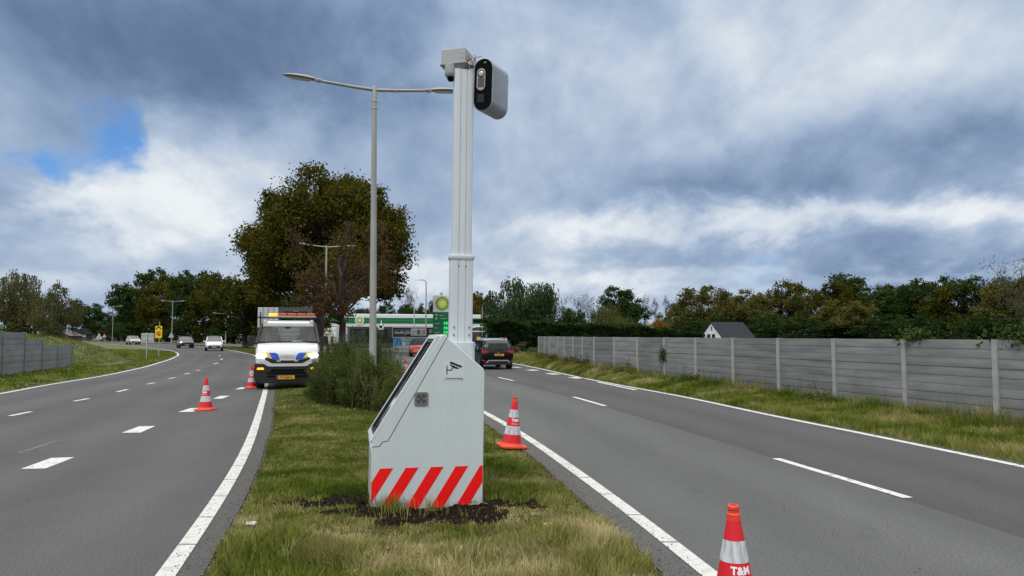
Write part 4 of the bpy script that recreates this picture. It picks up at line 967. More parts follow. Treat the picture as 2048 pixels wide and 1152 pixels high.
for x in (-.50, .52):
    sm_ = MB(); sm_.box((x, 1.75, 1.48), (.52, .14, .44), None, .86); sm_.box((x, 1.78, 1.82), (.29, .10, .07)); sm_.box((x, 1.78, 1.91), (.29, .10, .05)); sm_.box((x, 1.78, 1.72), (.27, .10, .06)); sm_.box((x - .12, 1.78, 1.81), (.05, .10, .24)); sm_.box((x + .12, 1.78, 1.81), (.05, .10, .24))
    sm_.build('seat', M['cab_in'], cabn, 30, .02)
MB().lathe([(.19, -.012), (.205, 0), (.19, .012), (.178, 0)], 24, cap=False, M=Matrix.Translation((.50, 1.15, 1.50)) @ Matrix.Rotation(R(55), 4, 'X')).build('steering_wheel', M['blackm'], cabn)
MB().box((.28, .80, 1.485), (.32, .12, .06)).build('paper_card', M['van_white'], cabn, 0)
wi = MB(); wi.tube([(-.85, .60, 1.475), (-.15, .63, 1.50)], .014, 6); wi.tube([(.10, .60, 1.475), (.75, .63, 1.50)], .014, 6); wi.build('wiper', M['blackm'], cabn)
# grille, lights, bumper
MB().loft([[(x, y, z) for x, z in ((-.70, 1.03), (-.60, .98), (-.30, .905), (.30, .905), (.60, .98), (.70, 1.03), (.66, .93), (.46, .815), (-.46, .815), (-.66, .93))] for y in (-.03, .05)]).build('grille', M['blackm'], cabn, 0)
M['gl'] = mat('white_grille_lamp', (.7, .7, .7), .3)
for x in (-.26, .26): MB().box((x, -.038, .885), (.12, .02, .022)).build('grille_lamp', M['gl'], cabn)
MB().loft([[(x, y, z) for x, z in ((-.70, .77), (-.55, .72), (.55, .72), (.70, .77), (.80, .90), (.66, .925), (.46, .81), (-.46, .81), (-.66, .925), (-.80, .90))] for y in (-.035, .06)]).build('bumper_strip', VW, cabn, 20)
for s in (-1, 1):
    MB().loft([[(s * (.80 + a), y, 1.055 + c) for a, c in ((-.18, -.02), (-.10, -.085), (.10, -.07), (.145, .0), (.10, .075), (-.05, .075), (-.15, .05))] for y in (-.01, .10)]).build('headlight', M['light_on'], cabn, 30)
    MB().box((s * .80, -.075, .655), (.21, .05, .065), None, .9).build('indicator', M['amber_on'], cabn, 0, .01)
bp = MB(); bp.loft([[(x * k, y, z) for x, z in ((-.97, .30), (-.80, .20), (.80, .20), (.97, .30), (1.0, .62), (.97, .82), (.72, .80), (.58, .70), (-.58, .70), (-.72, .80), (-.97, .82), (-1.0, .62))] for y, k in ((-.07, .96), (-.02, 1), (.55, 1))])
bp.build('bumper', M['blackm'], cabn, 30)
bs = MB()
for z in (.42, .52): bs.box((0, -.085, z), (1.2, .02, .035))
bs.box((0, -.085, .60), (1.0, .02, .05)); bs.build('bumper_slat', M['black'], cabn)
MB().box((-.05, -.098, .38), (.55, .012, .118)).build('license_plate', M['plate'], cabn, 0)
MB().box((-.298, -.106, .38), (.05, .006, .11)).build('plate_band', mat('plate_blue', (.02, .05, .30), .5), cabn, 0)
text('VT-666-L', .105, M['black_txt'], cabn, (-.03, -.106, .38), depth=.001, bold=.001, sx=.92)
# hood markings: blue and yellow flashes, raised letters
M['vblue'] = mat('blue_film', (.012, .085, .50), .35); M['vyel'] = mat('yellow_film', (.72, .58, .02), .35); M['letter'] = mat('hood_letters', (.50, .51, .52), .3)
def hood_y(z): return float(np.interp(z, [.9, 1.06, 1.14, 1.26, 1.44], [0, 0, .03, .12, .42])) - .012
def hoodpoly(poly, name, m, th=.012):
    mb = MB(); a = [(x, hood_y(z) - th, z) for x, z in poly]; b = [(x, hood_y(z) + .03, z) for x, z in poly]; mb.loft([a, b]); mb.build(name, m, cabn, 0)
for s in (-1, 1):
    hoodpoly([(s * .57, 1.150), (s * .36, 1.146), (s * .30, 1.10), (s * .25, 1.0), (s * .25, .935), (s * .45, .955), (s * .50, 1.05)], 'blue_flash', M['vblue'])
    hoodpoly([(s * .82, 1.165), (s * .60, 1.160), (s * .52, 1.06), (s * .47, .965), (s * .54, .985), (s * .62, 1.07)], 'yellow_flash', M['vyel'])
text('IVECO', .115, M['letter'], cabn, (0, -.012, 1.03), rot=(R(82), 0, 0), depth=.004, bold=.003, sx=1.35)
for s in (-1, 1):
    mb = MB(); mb.box((s * 1.14, .78, 1.50), (.17, .14, .34), None, .9); mb.tube([(s * .95, .80, 1.46), (s * 1.10, .80, 1.46)], .035, 8); mb.tube([(s * .95, .80, 1.58), (s * 1.10, .80, 1.58)], .03, 8)
    mb.build('mirror', M['blackm'], tr, 30, .02)
    MB().lathe([(.02, -.02), (.065, 0), (.055, .05), (.02, .06)], 14, M=Matrix.Translation((s * .73, .97, 2.13)) @ Matrix.Rotation(R(90), 4, 'X')).build('spot_lamp', M['light_dim'], tr)
    MB().lathe([(.075, -.03), (.075, .02)], 14, M=Matrix.Translation((s * .73, 1.0, 2.13)) @ Matrix.Rotation(R(90), 4, 'X')).build('spot_lamp_housing', M['blackm'], tr)
for s in (-1, 1):
    wheel(tr, s * .83, .85, .37, .24); wheel(tr, s * .83, 4.2, .37, .34)
MB().box((0, 2.8, .52), (.9, 4.3, .2)).build('chassis', M['blackm'], tr, 0)
MB().box((0, 3.9, .92), (2.06, 3.6, .12)).build('load_bed', M['dsteel'], tr, 0, .01)
for s in (-1, 1): MB().box((s * 1.02, 3.9, 1.17), (.04, 3.6, .36)).build('side_board', M['dsteel'], tr, 0, .01)
# rack with light bar
rk = MB()
for x in (-.925, 1.13): rk.box((x, 2.12, 1.62), (.05, .05, 1.5))
rk.box((.10, 2.10, 2.285), (2.25, .05, .05)); rk.box((.10, 2.12, 1.8), (2.1, .04, .04)); rk.box((.95, 2.2, 2.0), (.45, .04, .03)); rk.box((.95, 2.2, 1.86), (.45, .04, .03))
for x in (-.925, 1.13): rk.box((x, 2.12, 2.42), (.035, .035, .12))
for x in (-.28, .62): rk.tube([(x, 1.3, 2.19), (x, 1.35, 2.30)], .025, 6)
rk.build('rack', M['blackm'], tr, 0)
lb = empty('light_bar', (.10, 1.35, 2.36)); lb.parent = tr
MB().box((0, 0, -.055), (1.56, .26, .035)).build('bar_base', M['grey_box'], lb, 0, .01)
for k in range(5):
    w = .30; x = -.60 + .30 * k
    MB().box((x, 0, .012), (w - .012, .24, .095), None, .92).build('bar_lens', M['amber_on'] if k == 0 else M['amber'], lb, 30, .015)
# folded arrow board and message panel carried behind the cab
ab = empty('arrow_board', (.22, 3.0, 2.36)); ab.parent = tr
M['board'] = mat('arrow_board_grey', (.060, .064, .067), .6)
for c, d in (((0, 0, .24), (1.14, .06, .14)), ((-.48, 0, .08), (.18, .06, .18)), ((.48, 0, .08), (.18, .06, .18)), ((0, .02, .08), (.78, .03, .18))): MB().box(c, d).build('board_panel', M['board'], ab, 0, .006)
MB().box((0, -.035, .19), (.22, .01, .05)).build('board_badge', mat('brown_grey_badge', (.16, .11, .10), .6), ab); mb = MB()
for x in (-.30, -.1, .12, .32): mb.cyl((x, -.004, .05), (x, .0, .05), .05, n=12)
mb.build('board_lamp', M['blackm'], ab)
rp = empty('rear_panel', (-.74, 3.6, 2.30)); rp.parent = tr
mb = MB()
for k in range(11): mb.box((0, 0, -.30 + .066 * k), (.70, .03, .052))
mb.build('louvre', mat('pale_louvre', (.60, .63, .64), .5), rp, 0, .004)
mb = MB()
for x in (-.18, .0, .18): mb.box((x, -.028, .03), (.035, .02, .70))
mb.build('panel_rail', M['grey_box'], rp, 0)

# ================================================================== PETROL STATION
M['g_dark'] = mat('dark_green_cladding', (.006, .155, .055), .4); M['g_lite'] = mat('bright_green_cladding', (.02, .22, .05), .4); M['c_white'] = mat('white_cladding', (.74, .76, .77), .5)
M['lime'] = mat('lime_petal', (.42, .60, .03), .45); M['petal'] = mat('green_petal', (.02, .30, .05), .45); M['em_yel'] = mat('emblem_yellow', (.78, .72, .05), .45); M['em_wht'] = mat('emblem_white', (.82, .82, .76), .45)
def emblem(parent, c, rad, y):
    e = empty('emblem', c); e.parent = parent
    def petals(r0, r1, n, off, m, yy, nm):
        mb = MB()
        for k in range(n):
            a = 2 * math.pi * k / n + off; w = math.pi / n * 1.05
            mb.add([(r0 * math.cos(a - w), yy, r0 * math.sin(a - w)), (r1 * .80 * math.cos(a - w * .8), yy, r1 * .80 * math.sin(a - w * .8)), (r1 * math.cos(a), yy, r1 * math.sin(a)), (r1 * .80 * math.cos(a + w * .8), yy, r1 * .80 * math.sin(a + w * .8)), (r0 * math.cos(a + w), yy, r0 * math.sin(a + w))], [(0, 1, 2, 3, 4)])
        mb.build(nm, m, e, 0)
    petals(0.05 * rad, rad, 18, 0, M['petal'], y, 'green_petals'); petals(.05 * rad, rad * .78, 18, math.pi / 18, M['lime'], y - .006, 'lime_petals')
    petals(.05 * rad, rad * .60, 18, 0, M['em_yel'], y - .012, 'yellow_petals'); petals(.02 * rad, rad * .36, 18, math.pi / 18, M['em_wht'], y - .018, 'white_petals')
    return e
x0, x1, Yc = (650 - 1024) / F * 98, (962 - 1024) / F * 104, 100
cz1, cz0 = P(760, 628, Yc).z, P(760, 654, Yc).z; hc = cz1 - cz0
cn = empty('fuel_station_canopy', (x0, 98, 0), math.atan2(6, x1 - x0), 'white filling station canopy with green stripes and a sunflower-like emblem', 'canopy'); LC = math.hypot(x1 - x0, 6)
MB().box((LC / 2, 6, (cz0 + cz1) / 2), (LC, 12, hc)).build('roof', M['c_white'], cn, 0, .08)
MB().box((LC / 2, -.03, cz0 + hc * .50), (LC * .998, .05, hc * .42)).build('green_stripe', M['g_dark'], cn, 0)
MB().box((LC / 2, -.065, cz0 + hc * .50), (LC * .998, .02, hc * .10)).build('bright_stripe', M['g_lite'], cn, 0)
xe = LC * (716 - 650) / (962 - 650) * 1.0
MB().cyl((xe, -.09, cz0 + hc * .5), (xe, -.05, cz0 + hc * .5), .60, n=28).build('emblem_disc', M['c_white'], cn)
emblem(cn, (xe, -.10, cz0 + hc * .5), .47, -.0)
for x in (3, LC / 2, LC - 3):
    for y in (2.5, 9.5): MB().box((x, y, cz0 / 2), (.5, .5, cz0)).build('column', M['c_white'], cn, 0)
cl_ = MB()
for x in (4, 9, 14): cl_.box((x, 4, cz0 - .03), (.9, .9, .05))
cl_.build('canopy_light', M['van_white'], cn, 0)
sh = empty('station_shop', (-16, 117, 0), 0, 'dark low shop building under the filling station canopy', 'building')
M['dark_wall'] = mat('dark_wall', (.05, .05, .055), .7)
MB().box((0, 4, 1.9), (24, 8, 3.8)).build('wall', M['dark_wall'], sh, 0)
for k in range(5): MB().box((-8 + 4 * k, -.02, 1.6), (3.0, .06, 2.2)).build('window', M['glass_dark'], sh, 0)
MB().box((0, 4, 3.9), (24.4, 8.4, .25)).build('roof', M['grey_box'], sh, 0)
tv = empty('station_unit', P(762, 654, 92), 0, 'small white box unit hanging below the canopy edge right of the lamp post', 'unit')
mb = MB()
for c, d in (((-.28, 0, 0), (.14, .3, .55)), ((.28, 0, 0), (.14, .3, .55)), ((0, 0, .24), (.7, .3, .12)), ((0, 0, -.24), (.7, .3, .12))): mb.box(c, d)
mb.build('frame', M['c_white'], tv, 0); MB().box((0, .05, 0), (.44, .1, .4)).build('screen', M['glass_dark'], tv, 0); MB().box((0, .1, .5), (.08, .08, .6)).build('bracket', M['c_white'], tv, 0)
# pylon
py = empty('price_pylon', ((884 - 1024) / F * 70, 70, 0), R(0), 'tall green and white fuel price sign partly hidden by the camera mast', 'sign')
zt = P(884, 590.5, 70).z; zm = P(884, 624, 70).z; zg = P(884, 669, 70).z; w = 36 / F * 70
MB().box((0, .2, (zm + zt) / 2), (w, .4, zt - zm)).build('emblem_panel', M['c_white'], py, 0, .02)
MB().box((0, .2, zm / 2 + .2), (w, .4, zm - .4 - .003)).build('price_panel', M['g_dark'], py, 0, .02)
emblem(py, (.02, -.012, (zm + zt) / 2), 15.5 / F * 70, 0)
M['led'] = mat('green_price_digit', (.02, .6, .15), .4, emit=.6, ecol=(.02, .9, .28))
for v in (646.5, 656, 664.5):
    z = P(884, v, 70).z
    for k in range(3): MB().box((.26 + .21 * k, -.012, z), (.16, .02, .27)).build('price_digit', M['led'], py, 0)
mb = MB()
for v, x, l in ((647, -.5, .45), (656, -.55, .32), (665, -.5, .42), (631, -.1, .38), (637, .0, .62)): mb.box((x + l / 2 - .15, -.008, P(884, v, 70).z), (l, .015, .07))
for v in (630, 637): mb.cyl((-.52, -.012, P(884, v, 70).z), (-.52, 0, P(884, v, 70).z), .11, n=12)
mb.build('product_line', mat('pale_green_print', (.30, .48, .36), .5), py, 0)
MB().box((0, -.012, P(884, 672, 70).z), (w * .9, .02, .32)).build('yellow_band', M['lime'], py, 0)
# billboards
def board(name, u0, u1, v0, v1, Y, lb, mats):
    c0, c1 = P(u0, v0, Y), P(u1, v1, Y); r = empty(name, ((c0.x + c1.x) / 2, Y, 0), 0, lb, 'billboard'); w = c1.x - c0.x; h = c0.z - c1.z; zc = (c0.z + c1.z) / 2
    MB().box((0, .04, zc), (w, .06, h)).build('board', mats, r, 0); return r, w, h, zc
M['bb_dark'] = mat('charcoal_poster', (.010, .018, .020), .5); M['bb_blue'] = mat('sky_blue_poster', (.10, .40, .70), .5, c2=(.22, .52, .74), scale=1.2); M['bb_yel'] = mat('poster_yellow', (.70, .60, .10), .5); M['bb_navy'] = mat('poster_navy', (.01, .03, .14), .5)
bb, w, h, zc = board('billboard', 786, 872, 655.5, 674, 74, 'dark billboard reading NAAR JOU! beside the fuel price sign', M['bb_dark'])
fm = MB()
for c, d in (((0, -.0, zc + h / 2 + .03), (w + .12, .10, .07)), ((0, 0, zc - h / 2 - .03), (w + .12, .10, .06)), ((-w / 2 - .03, 0, zc), (.06, .10, h)), ((w / 2 + .03, 0, zc), (.06, .10, h))): fm.box(c, d)
fm.build('frame', M['c_white'], bb, 0)
text('NAAR JOU!', .40, M['white_txt'], bb, (-w / 2 + .15, -.01, zc - .04), depth=.008, align='LEFT', bold=.010, sx=.86)
mb = MB(); mb.box((-w / 2 + 1.05, -.008, zc + .24), (1.85, .01, .10)); mb.box((-w / 2 + .75, -.008, zc - .36), (1.2, .01, .03)); mb.build('small_print', mat('dim_print', (.20, .24, .24), .5), bb, 0)
MB().box((.42, -.012, zc + .04), (1.52, .02, .70)).build('picture_strip', M['em_wht'], bb, 0)
for k, c in enumerate(((.30, .27, .38), (.08, .10, .10), (.36, .16, .18))): MB().box((-.06 + .48 * k, -.026, zc + .02), (.38, .01, .48)).build('picture', mat('picture_print', c, .5, c2=tuple(min(1, q * 2.2) for q in c), scale=5, lo=.48, hi=.52), bb, 0)
mg = MB(); mg.box((1.62, -.012, zc + .12), (.36, .02, .40)); mg.lathe([(.12, -.01), (.16, -.01), (.16, .01), (.12, .01)], 14, cap=False, M=Matrix.Translation((1.85, -.012, zc + .10)) @ Matrix.Rotation(R(90), 4, 'X')); mg.cyl((1.72, -.02, zc - .36), (1.72, -.005, zc - .36), .07, n=12)
mg.build('mug_picture', mat('grey_mug_print', (.30, .31, .32), .5), bb, 0)
po = MB()
for x in (-w / 2 + .5, 0, w / 2 - .5): po.box((x, .12, zc / 2), (.12, .12, zc))
po.build('post', M['galv'], bb, 0)
b2, w, h, zc = board('billboard', 786, 872, 676, 692, 73.6, 'sky blue billboard lettered VOOR in yellow, right behind the red car', M['bb_blue'])
text('VOOR  €5', .46, M['bb_yel'], b2, (-w / 2 + 1.35, -.01, zc + .12), depth=.008, align='LEFT', bold=.008)
mb = MB()
for x in (.42, .72): mb.loft([[(-w / 2 + x + dx_ * (1 if x < .5 else -1), y, zc + dz_) for dx_, dz_ in ((-.10, -.30), (-.04, -.30), (.10, .30), (.02, .30))] for y in (-.008, .0)])
mb.build('navy_stroke', M['bb_navy'], b2, 0)
mb = MB(); mb.loft([[(-w / 2 + 1.08 + x, y, zc + z - .04) for x, z in capsule(.30, .72)] for y in (-.008, 0)]); mb.build('white_shape', M['em_wht'], b2, 0)
MB().box((-w / 2 + 1.08, -.012, zc + .10), (.16, .006, .12)).build('dark_shape', M['bb_dark'], b2, 0)
MB().box((0, 0, zc - h / 2 - .1), (w, .10, .18)).build('foot_rail', M['c_white'], b2, 0)
po = MB()
for x in (-w / 2 + .5, w / 2 - .5): po.box((x, .12, zc / 2), (.12, .12, zc))
po.build('post', M['galv'], b2, 0)
# white lorry, flag banner
lo = empty('lorry', ((665 - 1024) / F * 88, 88, 0), R(0), 'white lorry with dark lettering parked at the filling station behind the tree trunk', 'lorry')
zt = P(665, 655, 88).z
MB().box((0, 0, zt * .5 + .35), (2.35, 6, zt - .7)).build('cargo_box', M['c_white'], lo, 0, .05)
MB().box((0, -3.04, zt * .45), (1.7, .1, .75)).build('window', M['glass_dark'], lo, 0)
mb = MB()
for i, (x, z) in enumerate(((-.9, .62), (-.7, .70), (-.62, .58), (-.45, .68), (-.80, .5))): mb.lathe([(.07, -.01), (.12, -.01), (.12, .01), (.07, .01)], 10, cap=False, M=Matrix.Translation((x, -3.06, zt * .5 + z)) @ Matrix.Rotation(R(90), 4, 'X'))
mb.build('lettering', M['black_txt'], lo, 0)
for s in (-1, 1):
    wheel(lo, s * .95, -1.9, .45, .3); wheel(lo, s * .95, 1.8, .45, .3)
MB().box((0, -3.02, .55), (2.2, .2, .4)).build('bumper', M['blackm'], lo, 0)
fb = empty('flag_banner', ((660 - 1024) / F * 80, 80, 0), 0, 'narrow lime and white flag banner standing before the white lorry', 'flag'); zt = P(660, 643, 80).z
MB().cyl((.12, 0, 0), (.12, 0, zt), .035, n=8).build('pole', M['galv'], fb)
MB().loft([[(.10, y, .6), (-.12, y, .75), (-.16, y, zt * .6), (-.05, y, zt * .92), (.10, y, zt)] for y in (-.01, .01)]).build('flag', mat('banner_cloth', (.55, .58, .50), .7, c2=(.42, .50, .08), scale=1.1, lo=.48, hi=.52), fb, 0)
bi = empty('info_board', ((510 - 1024) / F * 96, 96, 0), 0, 'pale blue and white information board left of the white truck, among tree trunks', 'sign'); z0, z1 = P(510, 681, 96).z, P(510, 657, 96).z
mb = MB(); mb.box((0, 0, z1 - (z1 - z0) * .26), (1.9, .08, (z1 - z0) * .5)); mb.build('picture_panel', M['bb_blue'], bi, 0); MB().box((0, 0, z0 + (z1 - z0) * .24), (1.9, .08, (z1 - z0) * .47)).build('text_panel', mat('pale_panel', (.42, .50, .46), .5, c2=(.25, .33, .33), scale=3), bi, 0)
mb = MB(); mb.box((-.7, .06, z0 / 2), (.1, .08, z0)); mb.box((.7, .06, z0 / 2), (.1, .08, z0)); mb.build('post', M['galv'], bi, 0)
# gate and yellow cabinet right of the mast
ga = empty('height_gate', ((961 - 1024) / F * 90, 90, 0), 0, 'low white arched frame right of the camera mast, before the hedge', 'gate'); zt, zb = P(961, 653.5, 90).z, P(961, 663, 90).z
mb = MB(); mb.tube([(-1.2, 0, zt - .15), (-.5, 0, zt - .02), (.2, 0, zt), (.75, 0, zt - .12)], .07, 6); mb.tube([(-1.2, 0, zb), (.72, 0, zb)], .07, 6); mb.tube([(.74, 0, 0), (.74, 0, zt - .12)], .06, 6); mb.tube([(-1.2, 0, 0), (-1.2, 0, zt - .12)], .06, 6); mb.build('frame', M['c_white'], ga)
yb = empty('yellow_sign', ((957.5 - 1024) / F * 60, 60, 0), 0, 'small yellow panel on a post just above the black suv, next to the camera mast', 'road sign'); zt, zb = P(957, 674, 60).z, P(957, 684, 60).z
MB().box((0, 0, (zt + zb) / 2), (.30, .04, zt - zb)).build('sign_board', M['yellow'], yb, 0, .01); MB().cyl((0, .04, 0), (0, .04, zt), .03, n=8).build('post', M['galv'], yb)
# houses
M['slate'] = mat('dark_roof_tiles', (.010, .012, .019), .9, c2=(.016, .018, .027), scale=8); M['h_white'] = mat('white_render', (.66, .67, .68), .7)
ho = empty('house', ((1422 - 1024) / F * 100, 100, 0), R(-64), 'white gabled house with a dark slate roof showing above the right fence', 'house'); zr = P(1440, 646, 100).z; ze = zr - 1.95
def gable(w, l, ze, zr, wm_, rm, par):
    MB().loft([[(-w / 2, y, -1), (-w / 2, y, ze), (0, y, zr), (w / 2, y, ze), (w / 2, y, -1)] for y in (0, l)]).build('wall', wm_, par, 0)
    rf = MB()
    for s in (-1, 1):
        a = Vector((0, 0, zr + .06)); b = Vector((s * (w / 2 + .25), 0, ze - .2 + .06)); n_ = Vector((s * .6, 0, .8)) * .10
        rf.loft([[(q.x, y, q.z) for q in (a, b, b + n_, a + n_)] for y in (-.15, l + .15)])
    rf.build('roof', rm, par, 0)
gable(4.2, 5.4, ze, zr, M['h_white'], M['slate'], ho)
for x in (-.5, .45): MB().box((x, -.03, ze + .05), (.55, .08, .8)).build('window', M['glass_dark'], ho, 0)
MB().box((.1, -.03, zr - .75), (.14, .08, .5)).build('vent_window', M['glass_dark'], ho, 0)
h2 = empty('house', ((330 / 4.1152 - 1024) / F * 130, 130, 0), R(20), 'grey roofed house behind the grassy mound and birches on the left', 'house'); gable(9, 12, 1.6, P(110, 648, 130).z, mat('brown_brick', (.10, .065, .05), .9), mat('grey_brown_tiles', (.10, .09, .085), .9), h2)
h3 = empty('house', ((238 - 1024) / F * 222, 222, 0), R(10), 'distant gable with pale eaves among dark trees beside the far lamp', 'house'); gable(7, 9, 2.2, P(238, 651, 222).z, mat('dark_brick', (.045, .045, .035), .9), mat('pale_eaves', (.10, .11, .11), .8), h3)
gs = empty('greenhouse', ((22 - 1024) / F * 95, 95, 0), R(8), 'pale green shed roof behind the left fence, under the birches', 'shed')
MB().box((0, 0, 1.2), (9, 6, 2.4)).build('wall', M['c_white'], gs, 0); MB().loft([[(-4.7, y, 2.4), (4.7, y, 2.4), (4.7, y, z), (-4.7, y, z)] for y, z in ((-3.2, 2.5), (0, 3.2), (3.2, 2.5))]).build('roof', mat('pale_green_sheet', (.26, .42, .36), .6), gs, 0)
yh = empty('hut', ((166 - 1024) / F * 230, 230, 0), R(0), 'small hut with a yellow band in the dark hedge at the far left', 'hut'); MB().box((0, 0, .9), (4.4, 3, 1.8)).build('wall', M['dark_wall'], yh, 0); MB().box((0, -1.55, 1.5), (4.2, .1, .8)).build('yellow_band', mat('pale_yellow_paint', (.45, .42, .12), .6), yh, 0); MB().prism([(-2.6, 1.9), (2.6, 1.9), (1.6, 3.6), (-1.6, 3.6)], -1.9, 1.9).build('roof', M['slate'], yh, 0)
# ================================================================== TREES
LM = {
 'oak': leafmat('oak_leaves', [(0, (0.0197, 0.0264, 0.0072)), (.35, (0.0491, 0.0585, 0.0115)), (.65, (0.1147, 0.0965, 0.0173)), (1, (0.1966, 0.1317, 0.0259))], .28),
 'green': leafmat('dark_green_leaves', [(0, (0.0174, 0.0336, 0.0117)), (.4, (0.0391, 0.0672, 0.0195)), (.75, (0.0696, 0.1050, 0.0292)), (1, (0.1305, 0.1575, 0.0488))], .3),
 'olive': leafmat('olive_brown_leaves', [(0, (0.0363, 0.0429, 0.0139)), (.4, (0.0907, 0.0936, 0.0277)), (.7, (0.1485, 0.1326, 0.0356)), (1, (0.2145, 0.1852, 0.0594))], .3),
 'birch': leafmat('birch_leaves', [(0, (0.0495, 0.0527, 0.0231)), (.4, (0.1023, 0.1053, 0.0446)), (.7, (0.1650, 0.1521, 0.0693)), (1, (0.2475, 0.2242, 0.0990))], .3),
 'rust': leafmat('rust_brown_leaves', [(0, (0.0400, 0.0276, 0.0154)), (.4, (0.0850, 0.0517, 0.0242)), (.7, (0.1150, 0.0782, 0.0330)), (1, (0.1100, 0.0978, 0.0495))], .4),
 'willow': leafmat('willow_leaves', [(0, (0.0242, 0.0483, 0.0198)), (.4, (0.0517, 0.0862, 0.0363)), (.75, (0.0949, 0.1346, 0.0561)), (1, (0.1466, 0.1725, 0.0825))], .35),
 'wgold': leafmat('olive_willow_leaves', [(0, (0.0450, 0.0510, 0.0180)), (.4, (0.0975, 0.1050, 0.0360)), (.75, (0.1500, 0.1500, 0.0540)), (1, (0.1950, 0.1800, 0.0750))], .35),
 'gold': leafmat('golden_leaves', [(0, (.14, .075, .012)), (.5, (.26, .13, .022)), (1, (.34, .19, .05))], .5),
 'pale': leafmat('pale_leaves', [(0, (.10, .10, .07)), (.5, (.17, .165, .12)), (1, (.25, .24, .19))], .5),
 'hedge': leafmat('hedge_leaves', [(0, (.010, .020, .008)), (.45, (.024, .046, .013)), (.8, (.048, .080, .020)), (1, (.08, .105, .03))], .8),
 'broom': leafmat('broom_leaves', [(0, (0.0312, 0.0462, 0.0158)), (.4, (0.0757, 0.1024, 0.0277)), (.75, (0.1449, 0.1658, 0.0475)), (1, (0.2562, 0.2438, 0.0832))], 1.1, .2),
}
def leaves_mesh(name, C, size, mat_, parent, r, droop=0.0, tint=None, narrow=.55):
    n = len(C); a = r.normal(size=(n, 3)); a /= np.linalg.norm(a, axis=1)[:, None]
    if droop: a = a * (1 - droop) + np.array([0, 0, -1.0]) * droop; a /= np.linalg.norm(a, axis=1)[:, None]
    b = r.normal(size=(n, 3)); b -= (b * a).sum(1)[:, None] * a; b /= np.linalg.norm(b, axis=1)[:, None]
    s = size * (.6 + .8 * r.random(n))[:, None]; a = a * s; b = b * s * narrow
    V = np.stack([C - a, C + b - a * .1, C + a, C - b - a * .1], 1).reshape(-1, 3); idx = np.arange(n * 4).reshape(n, 4)
    tt = r.random(n) if tint is None else tint
    return npmesh(name, V, [idx], 4, mat_, parent, {'tint': np.repeat(tt, 4)})
def branch(mb, p0, p1, r0, r1, r, n=5, k=4, sag=.06):
    p0, p1 = np.array(p0), np.array(p1); d = np.linalg.norm(p1 - p0); pts = []; rad = []
    for i in range(k + 1):
        t = i / k; q = p0 * (1 - t) + p1 * t + r.normal(size=3) * d * .035 * (0 if i in (0, k) else 1); q[2] += math.sin(math.pi * t) * sag * d
        pts.append(Vector(q)); rad.append(r0 * (1 - t) + r1 * t)
    mb.tube(pts, rad, n); return pts
